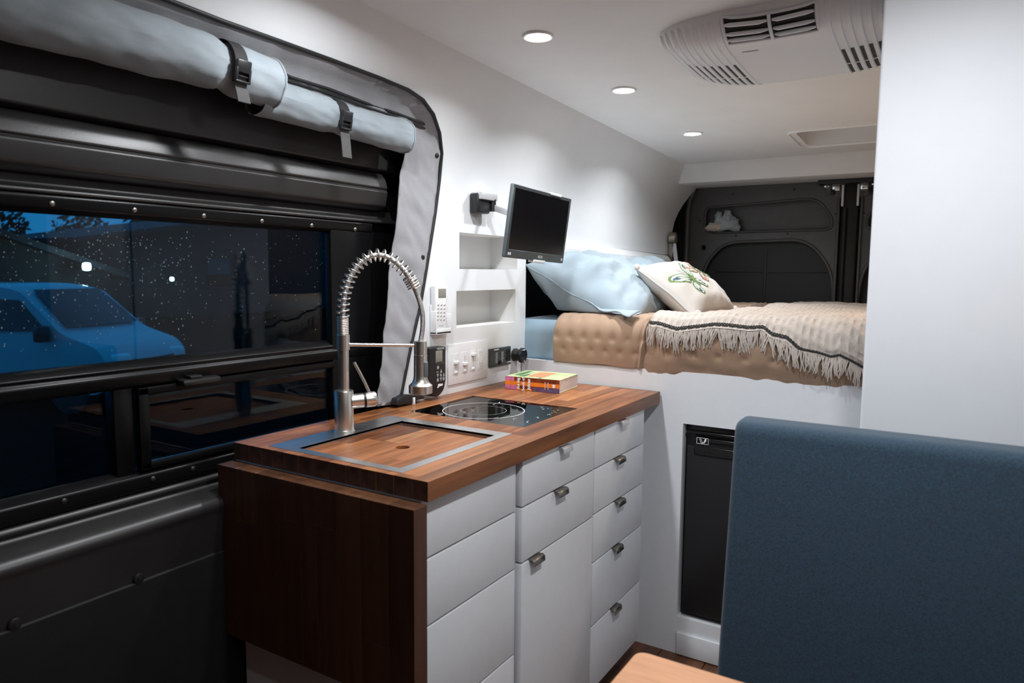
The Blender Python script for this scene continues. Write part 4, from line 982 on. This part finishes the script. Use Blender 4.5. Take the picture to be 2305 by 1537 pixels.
for k in range(-9, 10):
    if abs(k) < 1: continue
    s_ = 1 if k > 0 else -1; x = acx + s_*(.122 + (abs(k)-1)*.0205)
    w = acyl(x, .985)
    if w < .03: continue
    b = B(); n = 22; rs = []
    for i in range(n+1):
        y = acy + w*math.sin((i/n*2-1)*math.pi/2); p = acp(x, y); rs.append([p + Vector((-.0065, 0, .002)), p + Vector((-.0045, 0, -.004)), p + Vector((.0045, 0, -.004)), p + Vector((.0065, 0, .002))])
    b.rings(rs); b.make('rib', 'ac_plastic', ac, smooth=35)
    xs_ = x + s_*.01025
    if abs(k) < 8:
        for ya, yb in ((acy-.04, acy+.078), (acy+.088, acy+min(.205, w-.02))):
            if yb-ya < .02: continue
            b = B(); b.grid(lambda u, v: acp(xs_ + (v-.5)*.0085, lerp(ya, yb, u), .0008), 8, 1); b.make('slot', 'slot_shade', ac, smooth=0)  # flat dark strip on the shell, painted for the shade inside a slot
# louvre opening on the front face
lx0, lx1 = acx-.108, acx+.100
def lface(x, t, l=0):
    y = lerp(acy-ahy+.006, acy-ahy+.066, t); p = acp(x, y); return p
b = B(); b.grid(lambda u, v: lface(lerp(lx0, lx1, u), v) + Vector((0, -.002, -.002)), 8, 6); b.make('louvre_shade', 'slot_shade', ac, smooth=0)  # flat dark sheet on the shell, painted for the shade behind the louvres
for (xa, xb) in ((lx0+.004, acx-.006), (acx+.006, lx1-.004)):
    for k in range(3):
        tt = .14 + .30*k
        b = B(); p0 = lface(xa, tt); p1 = lface(xb, tt); b.tube([p0 + Vector((0, -.005, -.004)), p0 + Vector((.012, -.007, -.006)), p1 + Vector((-.018, -.007, -.006)), p1 + Vector((0, -.005, -.004))], lambda i: (.0030, .0052, .0052, .0030)[i], 8); b.make('louvre', 'ac_plastic', ac)
b = B(); b.tube([lface(acx, t_/8) + Vector((0, -.008, -.008)) for t_ in range(0, 9)], .004, 8); b.make('louvre_divider', 'ac_plastic', ac)
b = B(); b.tube([lface(x, t_) + Vector((0, -.003, -.003)) for x, t_ in [(lerp(lx0, lx1, k/10), 0) for k in range(11)] + [(lx1, k/6) for k in range(1, 7)] + [(lerp(lx1, lx0, k/10), 1) for k in range(1, 11)] + [(lx0, 1-k/6) for k in range(1, 6)]], .0035, 6, closed=True); b.make('louvre_frame', 'ac_plastic', ac, smooth=80)
b = B(); b.grid(lambda u, v: acp(lerp(acx-.09, acx-.05, u), lerp(acy-.135, acy-.128, v), .0006), 4, 1); b.make('badge', 'print_grey', ac, smooth=0)

# ================================================================== DINETTE
bn = thing('bench_seat', (.03, 1.2, 0), 'dark blue upholstered bench backrest in front of the white partition', 'bench')
b = B(); pr = rpoly([(1.365, 1.030), (1.455, 1.030), (1.43, .40), (1.285, .40)], (.026, .03, .01, .01), 6)
b.prism([(-.346, y, z) for y, z in pr], (.78, 0, 0), .012, 3); b.make('backrest', 'bench_blue', bn)
B().box((-.345, .86, .36), (.43, 1.285, .46), .025, 4).make('seat_cushion', 'bench_blue', bn)
B().box((-.335, .87, 0), (.43, 1.43, .36), .004).make('base', 'white_paint', bn)
tb = thing('dining_table', (0, .65, 0), 'light orange wooden table with a rounded corner in front of the blue bench', 'table')
tx0, ty1 = -.392, 1.016; yb = ty1
for k in range(6):
    ya = yb - .122; P4 = [(tx0, ya+.0003), (.42, ya+.0003), (.42, yb-.0003), (tx0, yb-.0003)]
    pl = rpoly(P4, (.0005, .0005, .0005, .020 if k == 0 else .0005), 6); b = B(); b.prism([(x, y, .684) for x, y in pl], (0, 0, .036), .002 if k else .003, 2); b.make('plank', 'table_wood', tb); yb = ya
B().cyl((.05, .65, 0), (.05, .65, .684), .03, 20).make('post', 'steel', tb); B().lathe((.05, .65, 0), (0, 0, 1), [(0, .14), (.008, .14), (.014, .05), (.02, .03)], 32).make('foot', 'steel', tb)

# ================================================================== SMALL THINGS AT THE REAR
rg = thing('crumpled_cloth', px(1630, 517, 1, YD+.02), 'crumpled pale grey and cream cloth lying in the rear door pocket', 'cloth')
pr_ = px(1632, 503, 1, YD+.02); zb_ = px(1630, 518, 1, YD+.02).z
def blob(name, m, c, sx, sy, sz, seed, amp):
    t = bmesh.new(); bmesh.ops.create_icosphere(t, subdivisions=4, radius=1)
    for v in t.verts:
        n = v.co.normalized(); k = 1 + amp*(noise.noise(n*1.6 + Vector((seed, 0, 0))) + .6*abs(noise.noise(n*4 + Vector((0, seed, 0)))))
        v.co = Vector((n.x*sx*k, n.y*sy*k, max(-.75, n.z)*sz*k))
        v.co += Vector(c)
    b = B(); b._merge(t); return b.make(name, m, rg, smooth=80)
blob('cloth_body', 'rag', (pr_.x+.01, YD+.008, zb_+.030), .075, .038, .042, 3, .45)
blob('cloth_fold', 'rag', (pr_.x-.03, YD-.008, zb_+.066), .020, .018, .034, 6, .5); blob('cloth_fold', 'rag', (pr_.x+.018, YD-.002, zb_+.078), .024, .018, .028, 12, .5)
blob('cloth_edge', 'rag_cream', (pr_.x-.045, YD-.020, zb_+.016), .050, .018, .022, 8, .5)
sb = thing('strap_bracket', px(1513, 545, 1, 3.88), 'bronze pivot bracket with hanging straps at the end of the white wall', 'bracket')
ps = px(1514, 536, 1, 3.875)
B().lathe((ps.x-.02, ps.y, ps.z), (1, .15, 0), [(0, .028), (.004, .032), (.036, .032), (.042, .026), (.042, .001)], 28).make('pivot_cap', 'bronze', sb)
for (u0, u1, m) in ((1511, 1508, 'bronze'), (1517, 1522, 'silver_plastic')):
    a = px(u0, 548, 1, 3.87); c = px(u1, 592, 1, 3.87); b = B(); w = .011
    b.rings([[a + Vector((-w, 0, 0)), a + Vector((w, 0, 0)), a + Vector((w, .006, 0)), a + Vector((-w, .006, 0))], [c + Vector((-w, 0, 0)), c + Vector((w, 0, 0)), c + Vector((w, .006, 0)), c + Vector((-w, .006, 0))]]); b.make('strap_band', m, sb)

# ================================================================== OUTSIDE
GZ = -.85
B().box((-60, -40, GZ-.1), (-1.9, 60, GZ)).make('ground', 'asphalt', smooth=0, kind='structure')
vn = thing('parked_van', (-9.6, 4.0, GZ), 'white van parked outside beyond the rainy window', 'van')
hd_ = Vector((.94, .34, 0)).normalized(); sd_ = Vector((-hd_.y, hd_.x, 0)); vo = Vector((-11.7, 6.15, GZ))
def V3(l, w, z): return vo + (hd_*l + sd_*w + Vector((0, 0, z)))*.97
prof = [(-4.3, .35), (-4.35, 1.0), (-4.2, 1.88), (-3.9, 1.96), (-.95, 1.97), (-.55, 1.90), (.32, 1.22), (.95, 1.02), (1.10, .85), (1.12, .40), (.9, .30)]
def vring(w, k): return [V3(l*(1 if l < 0 else k), w, .3 + (z-.3)*1.0) for l, z in prof]
def vr(w):
    tuck = .06*max(0, abs(w)-.7)/.22
    return [V3(l - (.10 if l > 0 else 0)*(w/.92)**2, w*(1 - (.12*max(0, z-1.05))), z - (.05 if z > 1.5 else 0)*(abs(w)/.92)**4) for l, z in rpoly(prof, .12, 3)]
b = B(); b.rings([vr(-.92 + 1.84*k/16) for k in range(17)]); b.make('body', 'van_paint', vn, smooth=45)
b = B()
def wsh(u, v):
    w = lerp(-.76, .76, u)*(1 - .13*v); t_ = lerp(.10, .93, v); l = lerp(.32, -.55, t_); z = lerp(1.22, 1.90, t_); return V3(l + .035 - .10*(w/.92)**2*(1 if l > 0 else .5), w, z + .025)
b.grid(wsh, 14, 6); b.make('windscreen', 'van_glass', vn, smooth=80)
for s_ in (-1, 1):
    b = B(); b.poly([V3(l, s_*(.93 - .11*max(0, z-1.05)), z) for l, z in ((-.02, 1.25), (-.55, 1.72), (-1.35, 1.74), (-1.35, 1.22))]); b.make('side_window', 'van_glass', vn, smooth=0)
    B().box(tuple(V3(.98, s_*.62, .82) - Vector((.10, .16, .09))), tuple(V3(.98, s_*.62, .82) + Vector((.10, .16, .09))), .05, 3).make('headlight', 'clip_clear', vn)
    for l in (.35, -3.2): B().cyl(V3(l, s_*.70, .34), V3(l, s_*.93, .34), .34, 24).make('wheel', 'rubber', vn)
    B().box(tuple(V3(.0, s_*1.03, 1.22) - Vector((.08, .09, .12))), tuple(V3(.0, s_*1.03, 1.22) + Vector((.08, .09, .12))), .03, 2).make('side_mirror', 'black_plastic', vn)
b = B(); b.rings([[V3(1.135 - .1*(w/.92)**2, w, z) for z in (.55, .80)] + [V3(1.12 - .1*(w/.92)**2, w, z) for z in (.80, .55)] for w in (-.5, -.25, 0, .25, .5)]); b.make('grille', 'black_plastic', vn)

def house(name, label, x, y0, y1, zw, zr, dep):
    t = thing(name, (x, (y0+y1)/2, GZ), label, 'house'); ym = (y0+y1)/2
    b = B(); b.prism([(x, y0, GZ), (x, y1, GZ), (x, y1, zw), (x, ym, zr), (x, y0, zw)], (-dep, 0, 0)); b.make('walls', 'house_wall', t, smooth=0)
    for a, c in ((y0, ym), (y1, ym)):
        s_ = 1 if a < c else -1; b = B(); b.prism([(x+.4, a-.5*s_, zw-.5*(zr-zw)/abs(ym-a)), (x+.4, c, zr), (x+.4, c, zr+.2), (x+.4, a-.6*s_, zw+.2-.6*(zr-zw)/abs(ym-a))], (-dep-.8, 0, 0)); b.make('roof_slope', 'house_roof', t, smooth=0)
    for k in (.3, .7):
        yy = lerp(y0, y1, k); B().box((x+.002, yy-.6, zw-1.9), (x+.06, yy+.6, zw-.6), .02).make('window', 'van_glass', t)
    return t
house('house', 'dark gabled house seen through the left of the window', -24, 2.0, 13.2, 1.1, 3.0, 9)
house('house', 'long dark house behind the lamp through the window', -30, 15.5, 36, 2.4, 4.1, 9)
def wlamp(p, r, label, power):
    t = thing('wall_lamp', p, label, 'lamp', 'outdoor lamps beyond the window'); p = Vector(p)
    B().lathe(p, (0, 0, 1), [(-r, r*.4), (-r*.8, r*.9), (0, r), (r*.8, r*.9), (r, r*.4)], 16).make('lamp_globe', 'lamp_teal', t)
    B().cyl(p + Vector((-.5, 0, 0)), p + Vector((-r*.6, 0, 0)), .05, 8).make('lamp_arm', 'house_roof', t)
    l = bpy.data.lights.new('outdoor_lamp', 'POINT'); l.energy = power; l.color = (.45, .9, 1); l.shadow_soft_size = r; o = bpy.data.objects.new('outdoor_lamp', l); COL.objects.link(o); o.location = p + Vector((r*2, 0, 0)); o.parent = t; o.matrix_parent_inverse = Matrix.Translation(-t.location)
wlamp(px(195, 600, 0, -23.0), .12, 'bright teal-white lamp glowing on the dark house outside', 60)
wlamp(px(387, 628, 0, -29.2), .08, 'small dim lamp farther right outside the window', 15)
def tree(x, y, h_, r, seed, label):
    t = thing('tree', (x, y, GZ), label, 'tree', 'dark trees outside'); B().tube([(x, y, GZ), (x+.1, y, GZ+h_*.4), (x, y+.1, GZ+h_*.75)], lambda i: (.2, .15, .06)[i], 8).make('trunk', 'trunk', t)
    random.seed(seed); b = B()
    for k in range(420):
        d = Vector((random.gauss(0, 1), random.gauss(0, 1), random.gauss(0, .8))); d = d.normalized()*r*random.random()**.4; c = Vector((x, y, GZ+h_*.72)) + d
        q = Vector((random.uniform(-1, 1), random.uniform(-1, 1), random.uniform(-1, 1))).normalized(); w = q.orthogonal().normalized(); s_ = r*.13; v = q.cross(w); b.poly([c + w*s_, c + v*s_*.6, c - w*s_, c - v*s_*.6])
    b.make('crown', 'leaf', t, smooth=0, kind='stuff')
tree(-44, 18.2, 5.4, 1.7, 1, 'dark tree behind the gabled house outside'); tree(-46, 23.7, 6.0, 1.6, 2, 'dark tree right of the gabled house outside'); tree(-48, 30, 6.4, 2.4, 3, 'dark tree between the two houses outside')
